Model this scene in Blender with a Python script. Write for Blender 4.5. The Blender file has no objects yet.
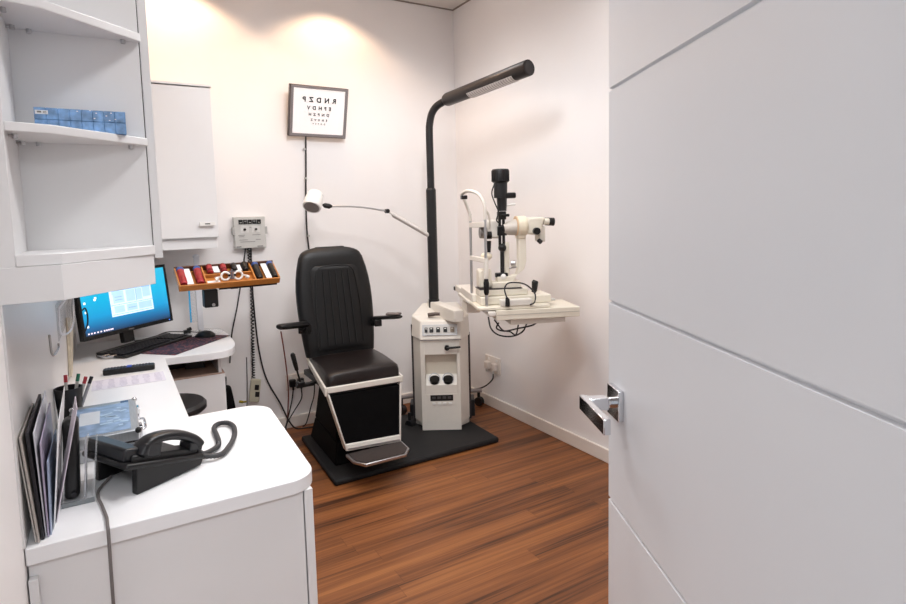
import bpy, bmesh, math, random
from mathutils import Matrix, Vector
random.seed(4)
SC = bpy.context.scene
COL = SC.collection
PI = math.pi

# ------------------------------------------------------------------ materials
def lin(c):
    return tuple(((v/255)/12.92 if v/255 <= .04045 else ((v/255+.055)/1.055)**2.4) for v in c)
def M(name, rgb, rough=.5, metal=0, var=.03, scale=30, bump=0, coat=0, spec=.5, emit=0, trans=0, alpha=1, ior=1.45, stretch=None):
    m = bpy.data.materials.new(name); m.use_nodes = True
    nt = m.node_tree; N = nt.nodes; L = nt.links
    b = N['Principled BSDF']; c = lin(rgb)
    b.inputs['Roughness'].default_value = rough; b.inputs['Metallic'].default_value = metal
    b.inputs['Specular IOR Level'].default_value = spec
    b.inputs['Coat Weight'].default_value = coat; b.inputs['IOR'].default_value = ior
    b.inputs['Transmission Weight'].default_value = trans; b.inputs['Alpha'].default_value = alpha
    tc = N.new('ShaderNodeTexCoord'); nz = N.new('ShaderNodeTexNoise')
    nz.inputs['Scale'].default_value = scale; nz.inputs['Detail'].default_value = 4
    if stretch:
        mp = N.new('ShaderNodeMapping'); mp.inputs['Scale'].default_value = stretch
        L.new(tc.outputs['Object'], mp.inputs[0]); L.new(mp.outputs[0], nz.inputs['Vector'])
    else:
        L.new(tc.outputs['Object'], nz.inputs['Vector'])
    r = N.new('ShaderNodeValToRGB')
    r.color_ramp.elements[0].position = .3; r.color_ramp.elements[1].position = .7
    r.color_ramp.elements[0].color = tuple(max(0, v*(1-var)) for v in c)+(1,)
    r.color_ramp.elements[1].color = tuple(min(1, v*(1+var)) for v in c)+(1,)
    L.new(nz.outputs['Fac'], r.inputs[0]); L.new(r.outputs[0], b.inputs['Base Color'])
    if emit:
        L.new(r.outputs[0], b.inputs['Emission Color']); b.inputs['Emission Strength'].default_value = emit
    if bump:
        bp = N.new('ShaderNodeBump'); bp.inputs['Strength'].default_value = bump; bp.inputs['Distance'].default_value = .002
        L.new(nz.outputs['Fac'], bp.inputs['Height']); L.new(bp.outputs[0], b.inputs['Normal'])
    return m

wall_m = M('wall paint', (243,240,239), .55, var=.012, scale=3, bump=.0)
ceil_m = M('ceiling paint', (228,222,217), .8, var=.012, scale=3)
skirt_m = M('skirting paint', (232,224,216), .4, var=.01)
white_m = M('white laminate', (230,229,229), .32, var=.008, scale=6)
dwhite_m = M('desk white laminate', (238,238,239), .3, var=.008, scale=6)
edge_m = M('dark gap', (70,66,64), .7)
door_m = M('door satin white', (225,226,229), .32, var=.01, scale=4)
chrome = M('chrome', (215,216,220), .08, 1, var=.01)
steel = M('brushed steel', (190,190,192), .3, 1, var=.03)
grey_pl = M('grey plastic', (200,199,195), .45, var=.02)
cream = M('cream enamel', (231,224,208), .35, var=.015)
cream2 = M('yellowed enamel', (230,219,196), .35, var=.02)
ivory = M('ivory enamel', (226,221,212), .35, var=.015)
black_pl = M('black plastic', (14,14,15), .38, var=.1)
black_sat = M('black satin paint', (26,26,28), .4, var=.08)
lamp_m = M('lamp bronze black', (44,38,36), .35, .3, var=.1)
leather = M('black leather', (11,11,12), .42, var=.15, scale=60, bump=.12)
seat_lm = M('brown black leather', (24,17,16), .36, var=.2, scale=18, bump=.1)
vinyl = M('black textured vinyl', (6,6,7), .7, spec=.12, var=.2, scale=120, bump=.4)
rubber = M('charcoal rubber mat', (20,20,22), .7, var=.25, scale=14, bump=.2)
frame_g = M('grey frame', (142,135,135), .4, .2, var=.05)
frame_d = M('dark frame', (60,54,56), .4, .2)
lightbox = M('lit panel', (250,246,244), .5, emit=.12)
ink = M('black ink', (25,22,24), .7)
ink2 = M('grey ink', (120,116,116), .7)
wood_t = M('orange wood', (186,120,56), .45, var=.25, scale=12, stretch=(2,30,30), bump=.1)
red_pl = M('red leather', (158,42,48), .4, var=.35, scale=40)
blue_pl = M('blue cap', (52,84,150), .4)
acrylic = M('clear acrylic', (236,240,244), .08, alpha=.22, var=.0)
acrylic_b = M('acrylic edge screen reflection', (52,170,225), .15, var=.05)  # acrylic edge with the monitor's blue reflection put into its colour
acrylic_w = M('frosted acrylic', (228,229,234), .3)
blue_pack = M('blue pack', (108,150,198), .25, var=.45, scale=45)
paper = M('paper', (236,236,238), .7, var=.01)
paper_l = M('lilac paper', (222,220,232), .6, var=.02)
folder_k = M('black card', (30,28,34), .5)
folder_w = M('plastic wallet', (206,206,214), .25, var=.06, scale=10)
folder_b = M('blue sheet', (156,168,192), .35, var=.12, scale=16)
folder_p = M('purple wallet', (168,158,180), .3, var=.12, scale=14)
alu = M('ribbed aluminium', (188,192,196), .35, .75, var=.1, scale=20, stretch=(40,1,1))
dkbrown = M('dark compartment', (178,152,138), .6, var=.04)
key_m = M('keyboard keys', (22,22,27), .5, var=.4, scale=200)
beige_pl = M('beige plastic', (192,186,164), .5)
shade_w = M('white lamp enamel', (238,236,232), .25)
diffuser = M('louvre', (215,210,206), .3, .3)
coil_m = M('cord rubber', (58,58,60), .5, var=.1)
cable_k = M('black cable', (28,26,28), .5)
cable_g = M('grey cable', (112,106,104), .5)
cable_r = M('red brown cable', (120,62,52), .5)
red_cap = M('red cap', (186,60,70), .4); green_cap = M('green cap', (40,116,90), .4)
brass = M('brass', (190,170,60), .3, .8)
red_dot = M('dark red knob', (60,20,18), .4)

def screen_mat():
    m = bpy.data.materials.new('desktop screen'); m.use_nodes = True
    nt = m.node_tree; N = nt.nodes; L = nt.links; b = N['Principled BSDF']
    tc = N.new('ShaderNodeTexCoord'); sp = N.new('ShaderNodeSeparateXYZ'); r = N.new('ShaderNodeValToRGB')
    L.new(tc.outputs['Generated'], sp.inputs[0]); L.new(sp.outputs['Z'], r.inputs[0])
    e = r.color_ramp.elements
    e[0].position = 0; e[0].color = lin((16,58,98))+(1,); e[1].position = 1; e[1].color = lin((40,196,236))+(1,)
    for p, c in ((.12,(18,110,168)),(.3,(2,166,226)),(.6,(0,192,240))):
        q = e.new(p); q.color = lin(c)+(1,)
    b.inputs['Base Color'].default_value = (.01,.01,.01,1); b.inputs['Roughness'].default_value = .3
    L.new(r.outputs[0], b.inputs['Emission Color']); b.inputs['Emission Strength'].default_value = .72
    return m
def emis(name, rgb, s=1):
    return M(name, rgb, .4, emit=s, var=.02)

def floor_mat():
    m = bpy.data.materials.new('walnut strip floor'); m.use_nodes = True
    nt = m.node_tree; N = nt.nodes; L = nt.links; b = N['Principled BSDF']
    def math_(op, a, bb=None):
        n = N.new('ShaderNodeMath'); n.operation = op
        for i, v in enumerate((a, bb)):
            if v is None: continue
            if isinstance(v, (int, float)): n.inputs[i].default_value = v
            else: L.new(v, n.inputs[i])
        return n.outputs[0]
    tc = N.new('ShaderNodeTexCoord'); sp = N.new('ShaderNodeSeparateXYZ'); L.new(tc.outputs['Object'], sp.inputs[0])
    X, Y = sp.outputs['X'], sp.outputs['Y']
    yr = math_('DIVIDE', Y, .085); row = math_('FLOOR', yr); fy = math_('FRACT', yr)
    wn = N.new('ShaderNodeTexWhiteNoise'); wn.noise_dimensions = '1D'; L.new(row, wn.inputs['W'])
    xs = math_('ADD', math_('DIVIDE', X, 1.05), math_('MULTIPLY', wn.outputs['Value'], 7.3))
    colm = math_('FLOOR', xs); fx = math_('FRACT', xs)
    cb = N.new('ShaderNodeCombineXYZ'); L.new(row, cb.inputs[0]); L.new(colm, cb.inputs[1])
    w2 = N.new('ShaderNodeTexWhiteNoise'); w2.noise_dimensions = '3D'; L.new(cb.outputs[0], w2.inputs['Vector'])
    # long grain, shifted from strip to strip
    cg = N.new('ShaderNodeCombineXYZ')
    L.new(math_('ADD', math_('MULTIPLY', X, 1.1), math_('MULTIPLY', w2.outputs['Value'], 40)), cg.inputs[0])
    L.new(math_('MULTIPLY', Y, 62), cg.inputs[1]); L.new(math_('MULTIPLY', w2.outputs['Value'], 9), cg.inputs[2])
    n1 = N.new('ShaderNodeTexNoise'); n1.inputs['Scale'].default_value = 1; n1.inputs['Detail'].default_value = 9; n1.inputs['Roughness'].default_value = .62; n1.inputs['Distortion'].default_value = .7
    L.new(cg.outputs[0], n1.inputs['Vector'])
    cg2 = N.new('ShaderNodeCombineXYZ'); L.new(math_('MULTIPLY', X, .55), cg2.inputs[0]); L.new(math_('MULTIPLY', Y, 11), cg2.inputs[1])
    n2 = N.new('ShaderNodeTexNoise'); n2.inputs['Scale'].default_value = 1; n2.inputs['Detail'].default_value = 5; L.new(cg2.outputs[0], n2.inputs['Vector'])
    v = math_('ADD', math_('MULTIPLY', n1.outputs['Fac'], .65), math_('MULTIPLY', n2.outputs['Fac'], .65))
    v = math_('ADD', v, math_('MULTIPLY', math_('SUBTRACT', w2.outputs['Value'], .5), .07))
    r = N.new('ShaderNodeValToRGB'); L.new(v, r.inputs[0]); e = r.color_ramp.elements
    e[0].position = .36; e[0].color = lin((40,23,15))+(1,); e[1].position = .9; e[1].color = lin((164,108,62))+(1,)
    for p, c in ((.5,(66,39,24)),(.58,(106,64,37)),(.70,(133,82,47))):
        q = e.new(p); q.color = lin(c)+(1,)
    gy = math_('MINIMUM', fy, math_('SUBTRACT', 1, fy)); gx = math_('MINIMUM', fx, math_('SUBTRACT', 1, fx))
    ln = math_('MAXIMUM', math_('MULTIPLY', math_('LESS_THAN', gy, .010), .22), math_('MULTIPLY', math_('LESS_THAN', gx, .0012), .35))
    mx = N.new('ShaderNodeMix'); mx.data_type = 'RGBA'; L.new(ln, mx.inputs['Factor']); L.new(r.outputs[0], mx.inputs['A'])
    mx.inputs['B'].default_value = lin((50,28,18))+(1,)
    L.new(mx.outputs['Result'], b.inputs['Base Color'])
    b.inputs['Roughness'].default_value = .42; b.inputs['Specular IOR Level'].default_value = .35
    bp = N.new('ShaderNodeBump'); bp.inputs['Strength'].default_value = .15; bp.inputs['Distance'].default_value = .001
    L.new(n1.outputs['Fac'], bp.inputs['Height']); L.new(bp.outputs[0], b.inputs['Normal'])
    return m

def pattern_mat():
    m = bpy.data.materials.new('woven mouse mat'); m.use_nodes = True
    nt = m.node_tree; N = nt.nodes; L = nt.links; b = N['Principled BSDF']
    tc = N.new('ShaderNodeTexCoord'); v = N.new('ShaderNodeTexVoronoi'); v.inputs['Scale'].default_value = 90
    L.new(tc.outputs['Object'], v.inputs['Vector'])
    r = N.new('ShaderNodeValToRGB'); r.color_ramp.interpolation = 'CONSTANT'; e = r.color_ramp.elements
    e[0].color = lin((36,32,52))+(1,); e[1].position = .55; e[1].color = lin((110,62,70))+(1,)
    q = e.new(.75); q.color = lin((40,40,66))+(1,); q = e.new(.88); q.color = lin((150,110,104))+(1,)
    L.new(v.outputs['Color'], r.inputs[0]); L.new(r.outputs[0], b.inputs['Base Color']); b.inputs['Roughness'].default_value = .8
    return m

# ------------------------------------------------------------------ mesh helpers
WM = {}
class B:
    def __init__(s): s.bm = bmesh.new()
    def _add(s, verts, faces):
        vs = [s.bm.verts.new(v) for v in verts]
        for f in faces:
            try: s.bm.faces.new([vs[i] for i in f])
            except ValueError: pass
        return vs
    def box(s, c, d, R=None):
        x, y, z = d[0]/2, d[1]/2, d[2]/2
        P = [Vector((i*x, j*y, k*z)) for k in (-1,1) for j in (-1,1) for i in (-1,1)]
        if R is not None: P = [R @ p for p in P]
        s._add([p+Vector(c) for p in P], [(0,2,3,1),(4,5,7,6),(0,1,5,4),(2,6,7,3),(0,4,6,2),(1,3,7,5)]); return s
    def bb(s, a, b):
        return s.box([(a[i]+b[i])/2 for i in range(3)], [abs(b[i]-a[i]) for i in range(3)])
    def hexa(s, lo, hi):   # two quads, counter-clockwise from above
        s._add(list(lo)+list(hi), [(3,2,1,0),(4,5,6,7),(0,1,5,4),(1,2,6,5),(2,3,7,6),(3,0,4,7)]); return s
    def prism(s, poly, z0, z1, T=None):
        n = len(poly); V = [Vector((p[0],p[1],z0)) for p in poly]+[Vector((p[0],p[1],z1)) for p in poly]
        if T is not None: V = [T @ v for v in V]
        s._add(V, [tuple(range(n-1,-1,-1)), tuple(range(n,2*n))]+[(i,(i+1)%n,n+(i+1)%n,n+i) for i in range(n)]); return s
    def rings(s, R, cap=True):
        n = len(R[0]); vs = [[s.bm.verts.new(p) for p in r] for r in R]
        for a, b in zip(vs, vs[1:]):
            for i in range(n):
                try: s.bm.faces.new((a[i], a[(i+1)%n], b[(i+1)%n], b[i]))
                except ValueError: pass
        if cap:
            s.bm.faces.new(vs[0][::-1]); s.bm.faces.new(vs[-1])
        return s
    def cyl(s, p0, p1, r0, r1=None, seg=20):
        return s.tube([p0, p1], r0, seg, rr=[r0, r0 if r1 is None else r1])
    def tube(s, pts, r, seg=10, rr=None):
        P = [Vector(p) for p in pts]; n = len(P); up = None; R = []
        for i in range(n):
            t = (P[min(i+1,n-1)]-P[max(i-1,0)]).normalized()
            if up is None: up = t.orthogonal().normalized()
            else: up = (up-t*up.dot(t)).normalized()
            w = t.cross(up); q = rr[i] if rr else r
            R.append([P[i]+(up*math.cos(a)+w*math.sin(a))*q for a in [2*PI*k/seg for k in range(seg)]])
        return s.rings(R)
    def lathe(s, prof, c, seg=28, T=None):
        R = []
        for r, z in prof:
            ring = [Vector((r*math.cos(2*PI*k/seg), r*math.sin(2*PI*k/seg), z)) for k in range(seg)]
            R.append([(T @ v if T is not None else v)+Vector(c) for v in ring])
        return s.rings(R)
    def ball(s, c, r, sc=(1,1,1), seg=20):
        n = 10
        return s.rings([[Vector(c)+Vector((r*sc[0]*math.sin(t)*math.cos(2*PI*k/seg), r*sc[1]*math.sin(t)*math.sin(2*PI*k/seg), -r*sc[2]*math.cos(t))) for k in range(seg)]
                        for t in [PI*(i+.04)/(n+.08) for i in range(n+1)]])
    def done(s, name, mat, parent=None, local=False, bevel=0, seg=2, smooth=35, stuff=False, sub=0):
        bm = s.bm
        bmesh.ops.recalc_face_normals(bm, faces=bm.faces[:])
        off = Vector((0,0,0))
        if parent is None:
            xs = [v.co for v in bm.verts]
            off = Vector(((min(v.x for v in xs)+max(v.x for v in xs))/2, (min(v.y for v in xs)+max(v.y for v in xs))/2, min(v.z for v in xs)))
            bmesh.ops.translate(bm, verts=bm.verts[:], vec=-off)
        elif not local:
            bm.transform(WM[parent.name].inverted())
        me = bpy.data.meshes.new(name); bm.to_mesh(me); bm.free()
        if smooth:
            for p in me.polygons: p.use_smooth = True
            me.set_sharp_from_angle(angle=math.radians(smooth))
        me.materials.append(mat)
        o = bpy.data.objects.new(name, me); COL.objects.link(o)
        if parent is None: o.location = off; WM[o.name] = Matrix.Translation(off)
        else: o.parent = parent; WM[o.name] = WM[parent.name].copy()
        if bevel:
            md = o.modifiers.new('soft edges', 'BEVEL'); md.width = bevel; md.segments = seg; md.limit_method = 'ANGLE'; md.angle_limit = math.radians(40)
        if sub:
            md = o.modifiers.new('smooth', 'SUBSURF'); md.levels = sub; md.render_levels = sub
        if stuff: o['kind'] = 'stuff'
        return o
def smooth_pts(P, n=6):
    P = [Vector(p) for p in P]; Q = [P[0]+(P[0]-P[1])]+P+[P[-1]+(P[-1]-P[-2])]; out = []
    for i in range(1, len(Q)-2):
        a, b, c, d = Q[i-1:i+3]
        for k in range(n):
            t = k/n
            out.append(.5*((2*b)+(c-a)*t+(2*a-5*b+4*c-d)*t*t+(3*b-a-3*c+d)*t**3))
    out.append(P[-1]); return out
def tag(o, label, cat, group=None):
    o['label'] = label; o['category'] = cat
    if group: o['group'] = group
    return o
def thing(name, loc, label, cat, group=None, rz=0):
    o = bpy.data.objects.new(name, None); COL.objects.link(o); o.empty_display_size = .05
    o.location = loc; o.rotation_euler = (0,0,rz)
    WM[o.name] = Matrix.Translation(loc) @ Matrix.Rotation(rz, 4, 'Z')
    return tag(o, label, cat, group)
def struct(o): o['kind'] = 'structure'; return o
def dup(root, loc, label, group=None, rz=0):
    r = root.copy(); COL.objects.link(r); r.location = loc; r.rotation_euler = (0,0,rz); r['label'] = label
    if group: r['group'] = group
    for ch in list(root.children):
        c = ch.copy(); COL.objects.link(c); c.parent = r
        for g in ch.children:
            d = g.copy(); COL.objects.link(d); d.parent = c
    return r
def rot(axis, deg): return Matrix.Rotation(math.radians(deg), 3, axis)
def rrect(x0, y0, x1, y1, r, n=6):
    r = r if isinstance(r, (list, tuple)) else [r]*4
    out = []
    for (cx, cy, a0, q) in ((x0,y0,PI,r[0]),(x1,y0,1.5*PI,r[1]),(x1,y1,0,r[2]),(x0,y1,.5*PI,r[3])):
        if q <= 0: out.append((cx,cy)); continue
        mx = cx+q if cx == x0 else cx-q; my = cy+q if cy == y0 else cy-q
        for k in range(n+1):
            a = a0+.5*PI*k/n; out.append((mx+q*math.cos(a), my+q*math.sin(a)))
    return out

# ------------------------------------------------------------------ room
LX, RX, BY, CZ = -.2, 2.32, 3.78, 2.91
struct(B().bb((-1.2,-1.6,-.05),(RX+.1,BY+.1,0)).done('floor', floor_mat(), smooth=0))
struct(B().bb((-1.2,-1.6,CZ),(RX+.1,BY+.1,CZ+.05)).done('ceiling', ceil_m, smooth=0))
struct(B().bb((LX-.1,BY,0),(RX+.1,BY+.1,CZ)).done('wall_back', wall_m, smooth=0))
struct(B().bb((RX,.02,0),(RX+.1,BY,CZ)).done('wall_right', wall_m, smooth=0))
struct(B().bb((LX-.1,.5,0),(LX,BY,CZ)).done('wall_left', wall_m, smooth=0))
struct(B().bb((.47,-.12,0),(RX+.1,.02,CZ)).bb((-1.2,-.12,2.08),(.47,.02,CZ)).bb((-1.2,.4,0),(LX-.1,.5,CZ)).done('wall_front', wall_m, smooth=0))
struct(B().bb((LX,1.432,.735),(LX+.004,BY,1.247)).done('trim_1', M('splash panel', (226,224,223), .35, var=.01), smooth=0))
bp = [(0,0),(.015,0),(.015,.07),(.011,.077),(0,.08)]
struct(B().bb((RX-.016,.02,0),(RX,BY,.078)).done('baseboard_right', skirt_m, bevel=.004))
struct(B().bb((.2,BY-.016,0),(RX-.016,BY,.078)).done('baseboard_back', skirt_m, bevel=.004))
# ceiling panel joint by the corner
struct(B().bb((LX,BY-.012,CZ-.006),(RX,BY,CZ)).bb((RX-.012,0,CZ-.006),(RX,BY,CZ)).done('trim_2', M('shadow gap bead', (150,138,130), .8), smooth=0))

# door: leaf standing open into the room
ddir = Vector((.4399,.8980,0)); DP = Vector((.793,.762,0))
ang = math.atan2(ddir.y, ddir.x)
WM['door_root'] = Matrix.Translation(DP) @ Matrix.Rotation(ang, 4, 'Z')
# local x = towards the free edge (free edge at 0), local y = into the face away from the desk is -y side
dl = B()
zs = [.008,.475,.859,1.239,1.622,2.04]
g = .0035
poly = []
# leaf face on local +y with V grooves
for i, z in enumerate(zs[1:-1]): pass
prof = [(0,zs[0])]
for z in zs[1:-1]: prof += [(0,z-g),(-.006,z-.0015),(-.006,z+.0015),(0,z+g)]
prof += [(0,zs[-1]),(-.04,zs[-1]),(-.04,zs[0])]
Tm = Matrix(((0,0,1),(1,0,0),(0,1,0)))
dl.prism(prof, -.82, 0, Tm)
door = dl.done('door_1', door_m, None, smooth=0)
door.data.transform(Matrix.Translation(door.location)); door.location = DP; door.rotation_euler = (0,0,ang); struct(door)
WM[door.name] = WM['door_root']
hz = 1.062
ro = B().box((-.047,.005,hz),(.056,.010,.056)).done('handle_rose', chrome, door, local=True, bevel=.0015)
B().cyl((-.047,.006,hz),(-.047,.03,hz),.010).done('handle_neck', chrome, door, local=True)
B().box((-.047,.038,hz),(.022,.036,.022)).box((-.10,.062,hz),(.128,.012,.026)).done('lever', chrome, door, local=True, bevel=.0015)
# outer side lever
B().box((-.047,-.045,hz),(.056,.010,.056)).box((-.047,-.07,hz),(.02,.05,.02)).box((-.105,-.096,hz),(.128,.012,.022)).done('lever', chrome, door, local=True, bevel=.0015)

# ------------------------------------------------------------------ wall units
cab = thing('corner_shelf_cabinet', (-.05,1.66,1.247), 'white wall cabinet with angled open end shelves, upper left above the desk', 'cabinet')
PY, PX = 1.652, .1
B().bb((LX,PY,1.31),(.094,2.95,2.75)).done('carcass', white_m, cab, bevel=.0015)
B().bb((.096,PY,1.312),(.116,2.95,2.75)).done('door', white_m, cab, bevel=.0015)
B().bb((.0942,PY+.002,1.315),(.0958,2.9,2.74)).done('door_gap', edge_m, cab, smooth=0)
B().bb((LX,1.44,1.31),(-.168,PY,2.75)).done('side_panel', white_m, cab, bevel=.0015)
def shelf_poly(y0, yb): return [(-.168,y0),(-.09,yb),(.098,PY-.012),(.098,PY),(-.168,PY)]
for z, t, y0, yb in ((1.322,.024,1.437,1.45),(1.596,.019,1.45,1.475),(1.85,.02,1.45,1.475),(2.15,.02,1.45,1.475)):
    sh = B().prism(shelf_poly(y0,yb), z, z+t).done('shelf', white_m, cab, bevel=.002)
    if z > 1.4:
        for (x, y) in ((-.128,PY-.012),(.06,PY-.012),(-.157,PY-.03),(-.157,1.5)):
            pb = B().cyl((x,y,z-.009),(x,y,z),.0055,seg=12)
            pb.cyl((x,y,z-.004),(x, PY, z-.004) if y > 1.63 else (-.168,y,z-.004),.003,seg=8)
            pb.done('shelf_pin', steel, sh)
B().prism([(LX,1.437),(-.092,1.442),(.094,1.644),(.094,1.66),(-.098,1.458),(LX,1.453)], 1.247, 1.3215).done('valance', white_m, cab, bevel=.001)

bc = thing('wall_cabinet', (.17,3.6,1.245), 'white wall cabinet with pull handle on the back wall above the instrument tray', 'cabinet')
B().bb((-.19,3.47,1.305),(.528,BY,2.128)).done('carcass', white_m, bc, bevel=.001)
B().bb((-.19,3.452,2.134),(.54,BY,2.147)).done('top_panel', white_m, bc, bevel=.0015)
bd = B().bb((.05,3.45,1.306),(.533,3.468,2.126)).done('door', white_m, bc, bevel=.002)
B().bb((-.19,3.45,1.306),(.046,3.468,2.126)).done('door', white_m, bc, bevel=.002)
hb = B()
hb.bb((.434,3.428,1.372),(.514,3.438,1.392))
hb.box((.440,3.442,1.382),(.010,.02,.018)).box((.508,3.442,1.382),(.010,.02,.018))
hd = hb.done('handle', shade_w, bd, bevel=.001)
B().bb((.461,3.4272,1.379),(.487,3.4282,1.385)).done('handle_slot', edge_m, bd)
B().bb((-.19,3.472,1.243),(.524,3.49,1.305)).done('pelmet', white_m, bc, bevel=.001)

# contact lens packs on the middle shelf
px0 = -.128
pk = thing('lens_pack_box', (-.04,1.6,1.615), 'long clear blue pack of lens blisters on the cabinet shelf', 'box')
pb = B(); Rk = rot('Z', 3)
for r in range(2):
    for c in range(8):
        pb.box((px0+.012+c*.0223,1.605+.009*math.sin(c*.4)*.2,1.6275+r*.0262-.0),(.0222,.052,.0258))
pb.done('blister_pack', blue_pack, pk, bevel=.001)
gl = B()
for (x, z) in ((-.02,1.665),(-.008,1.66),(.012,1.655),(.018,1.645),(-.045,1.662),(.03,1.648),(-.012,1.648),(.022,1.662)):
    B().box((x,1.5782,z),(.003,.001,.002)).done('print_mark', paper, pk)
B().box((-.113,1.578,1.656),(.024,.0015,.0085)).done('label', paper, pk)
B().box((-.117,1.5772,1.6565),(.008,.0006,.004)).box((-.107,1.5772,1.6575),(.007,.0006,.0015)).box((-.107,1.5772,1.6545),(.007,.0006,.0015)).done('label_print', ink2, pk)

# ------------------------------------------------------------------ desk
T = .038
wt = [(LX+.002,1.437)]
wt += [(p[0]-.024*max(0,(2.04-p[1])/.6) if p[0] > .3 else p[0], p[1]) for p in rrect(0,1.437,.455,2.125,[0,.07,.085,0],7)[1:-1]]
wt += [(.194,2.125),(.194,3.11)]
wt += [(.41,3.088),(.455,3.09),(.485,3.103),(.51,3.13),(.53,3.17),(.545,3.22),(.556,3.29),(.561,3.38),(.562,3.56),(.556,3.64),(.535,3.71),(.50,3.755),(.46,3.77)]
wt += [(LX+.002,3.77)]
top = B().prism(wt, .73-T, .73).done('desk_worktop', dwhite_m, bevel=.0025)
tag(top, 'white laminate desk worktop wrapping round from the telephone end to the back wall', 'desk')
pn = thing('desk_pedestal', (.1,1.8,0), 'white panelled pedestal carrying the telephone end of the desk', 'cabinet')
B().bb((LX+.003,1.455,.0),(.394,1.473,.6915)).done('front_panel', white_m, pn, bevel=.001)
B().bb((.397,1.45,0),(.419,2.1,.6915)).done('side_panel', white_m, pn, bevel=.001)
B().bb((LX+.003,2.085,0),(.394,2.1,.6915)).done('rear_panel', white_m, pn, bevel=.001)
B().bb((LX+.003,1.435,.5),(LX+.02,1.454,.66)).done('scribe_strip', white_m, pn, bevel=.001)
p2 = thing('drawer_pedestal', (.25,3.4,0), 'white pedestal with an open cubby under the monitor end of the desk', 'cabinet')
B().bb((-.1,3.15,0),(.474,3.74,.597)).done('cupboard', white_m, p2, bevel=.002)
B().bb((-.1,3.152,.5975),(.474,3.74,.606)).done('cubby_floor', dkbrown, p2, bevel=.001)
B().bb((.444,3.15,.607),(.46,3.74,.6915)).done('side_panel', white_m, p2, bevel=.001)
B().bb((-.1,3.72,.607),(.443,3.74,.6915)).done('back_panel', dkbrown, p2, bevel=.001)
ad = thing('label_printer', (.35,3.4,.606), 'black boxy device lying in the open cubby of the drawer pedestal', 'device')
B().hexa([(.30,3.32,.607),(.40,3.3,.607),(.405,3.42,.607),(.31,3.43,.607)],[(.305,3.33,.665),(.385,3.31,.678),(.39,3.42,.68),(.315,3.43,.67)]).done('body', black_pl, ad, bevel=.004)
B().box((.25,3.38,.62),(.11,.05,.025),rot('Z',10)).done('cable_tail', black_pl, ad, bevel=.006)

st = thing('stool', (.18,2.91,0), 'round black stool tucked under the inside corner of the desk', 'stool')
B().lathe([(.02,.505),(.15,.51),(.168,.525),(.168,.545),(.155,.558),(.05,.562),(.004,.562)],(.18,2.91,0)).done('seat', black_sat, st)
B().cyl((.18,2.91,.08),(.18,2.91,.51),.022).done('column', black_sat, st)
bb_ = B().cyl((.18,2.91,.06),(.18,2.91,.1),.035)
for k in range(5):
    a = 2*PI*k/5+.3; bb_.cyl((.18,2.91,.075),(.18+.17*math.cos(a),2.91+.17*math.sin(a),.055),.016,.012,seg=10)
bb_.done('star_base', black_sat, st)
for k in range(5):
    a = 2*PI*k/5+.3; c = Vector((.18+.17*math.cos(a),2.91+.17*math.sin(a),.026))
    t_ = Vector((-math.sin(a),math.cos(a),0))
    B().cyl(c-t_*.014,c+t_*.014,.026,seg=16).done('castor', black_sat, st)

bag = thing('shoulder_bag', (.56,3.62,0), 'black bag on the floor between the pedestal and the back wall', 'bag')
B().hexa([(.49,3.5,.0),(.62,3.5,.0),(.625,3.7,.0),(.49,3.7,.0)],[(.5,3.54,.4),(.565,3.54,.4),(.58,3.66,.4),(.5,3.66,.4)]).done('body', vinyl, bag, bevel=.025, seg=3)
B().tube(smooth_pts([(.53,3.56,.39),(.54,3.58,.44),(.545,3.62,.45),(.545,3.65,.39)]),.007).done('strap', black_sat, bag)
tag(B().cyl((.625,3.66,.275),(.645,3.65,.27),.008).cyl((.645,3.65,.27),(.665,3.64,.272),.005).done('plug_connector', brass), 'small brass connector beside the black bag at the wall', 'connector')

# monitor
ma = math.atan2(3.60-3.23, .281+.141)
mon = thing('computer_monitor', (-.03,3.56,.73), 'black computer monitor with blue desktop, on the desk corner', 'monitor')
ux = Vector((math.cos(ma), math.sin(ma), 0)); mb = Vector((-.140,3.222,.836)); W_ = .56; 
R_m = Matrix(((ux.x,-ux.y,0),(ux.y,ux.x,0),(0,0,1)))
tilt = rot('X', -6)
mon_rm = R_m @ tilt
WMm = Matrix.Translation(mb) @ mon_rm.to_4x4()
def mbx(b, a, c):   # box in monitor axes: x along bottom edge, y backwards, z up
    P0 = [Vector((x,y,z)) for z in (a[2],c[2]) for (x,y) in ((a[0],a[1]),(c[0],a[1]),(c[0],c[1]),(a[0],c[1]))]
    Q = [WMm @ p for p in P0]; b.hexa(Q[:4], Q[4:]); return b
mh = .325
b = B(); mbx(b,(0,.004,0),(W_,.03,mh)); b.done('housing', black_pl, mon, bevel=.003)
b = B(); mbx(b,(0,0,0),(W_,.0045,.021)); mbx(b,(0,0,mh-.016),(W_,.0045,mh)); mbx(b,(0,0,.021),(.015,.0045,mh-.016)); mbx(b,(W_-.015,0,.021),(W_,.0045,mh-.016)); b.done('bezel', black_pl, mon, bevel=.0008)
b = B(); mbx(b,(.015,.0025,.021),(W_-.015,.0045,mh-.016)); scr = b.done('screen', screen_mat(), mon, smooth=0)
e_w = emis('window white', (206,228,242), .5); e_p = emis('window pane', (170,204,230), .5); e_l = emis('window line', (110,160,200), .45)
e_i = emis('icon white', (240,245,250), .66); e_k = emis('taskbar icon', (236,220,230), .66)
b = B(); mbx(b,(.175,.0018,.088),(.44,.0026,.262)); b.done('program_window', e_w, mon, smooth=0)
b = B()
for a in ((.19,.20,.235,.25),(.195,.155,.26,.215),(.195,.105,.255,.14),(.27,.105,.335,.14),(.275,.155,.33,.215),(.335,.155,.375,.215),(.345,.105,.43,.14),(.38,.165,.43,.235),(.245,.225,.37,.25)):
    mbx(b,(a[0],.0014,a[1]),(a[2],.002,a[3]))
b.done('window_panel', e_p, mon, smooth=0)
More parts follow.
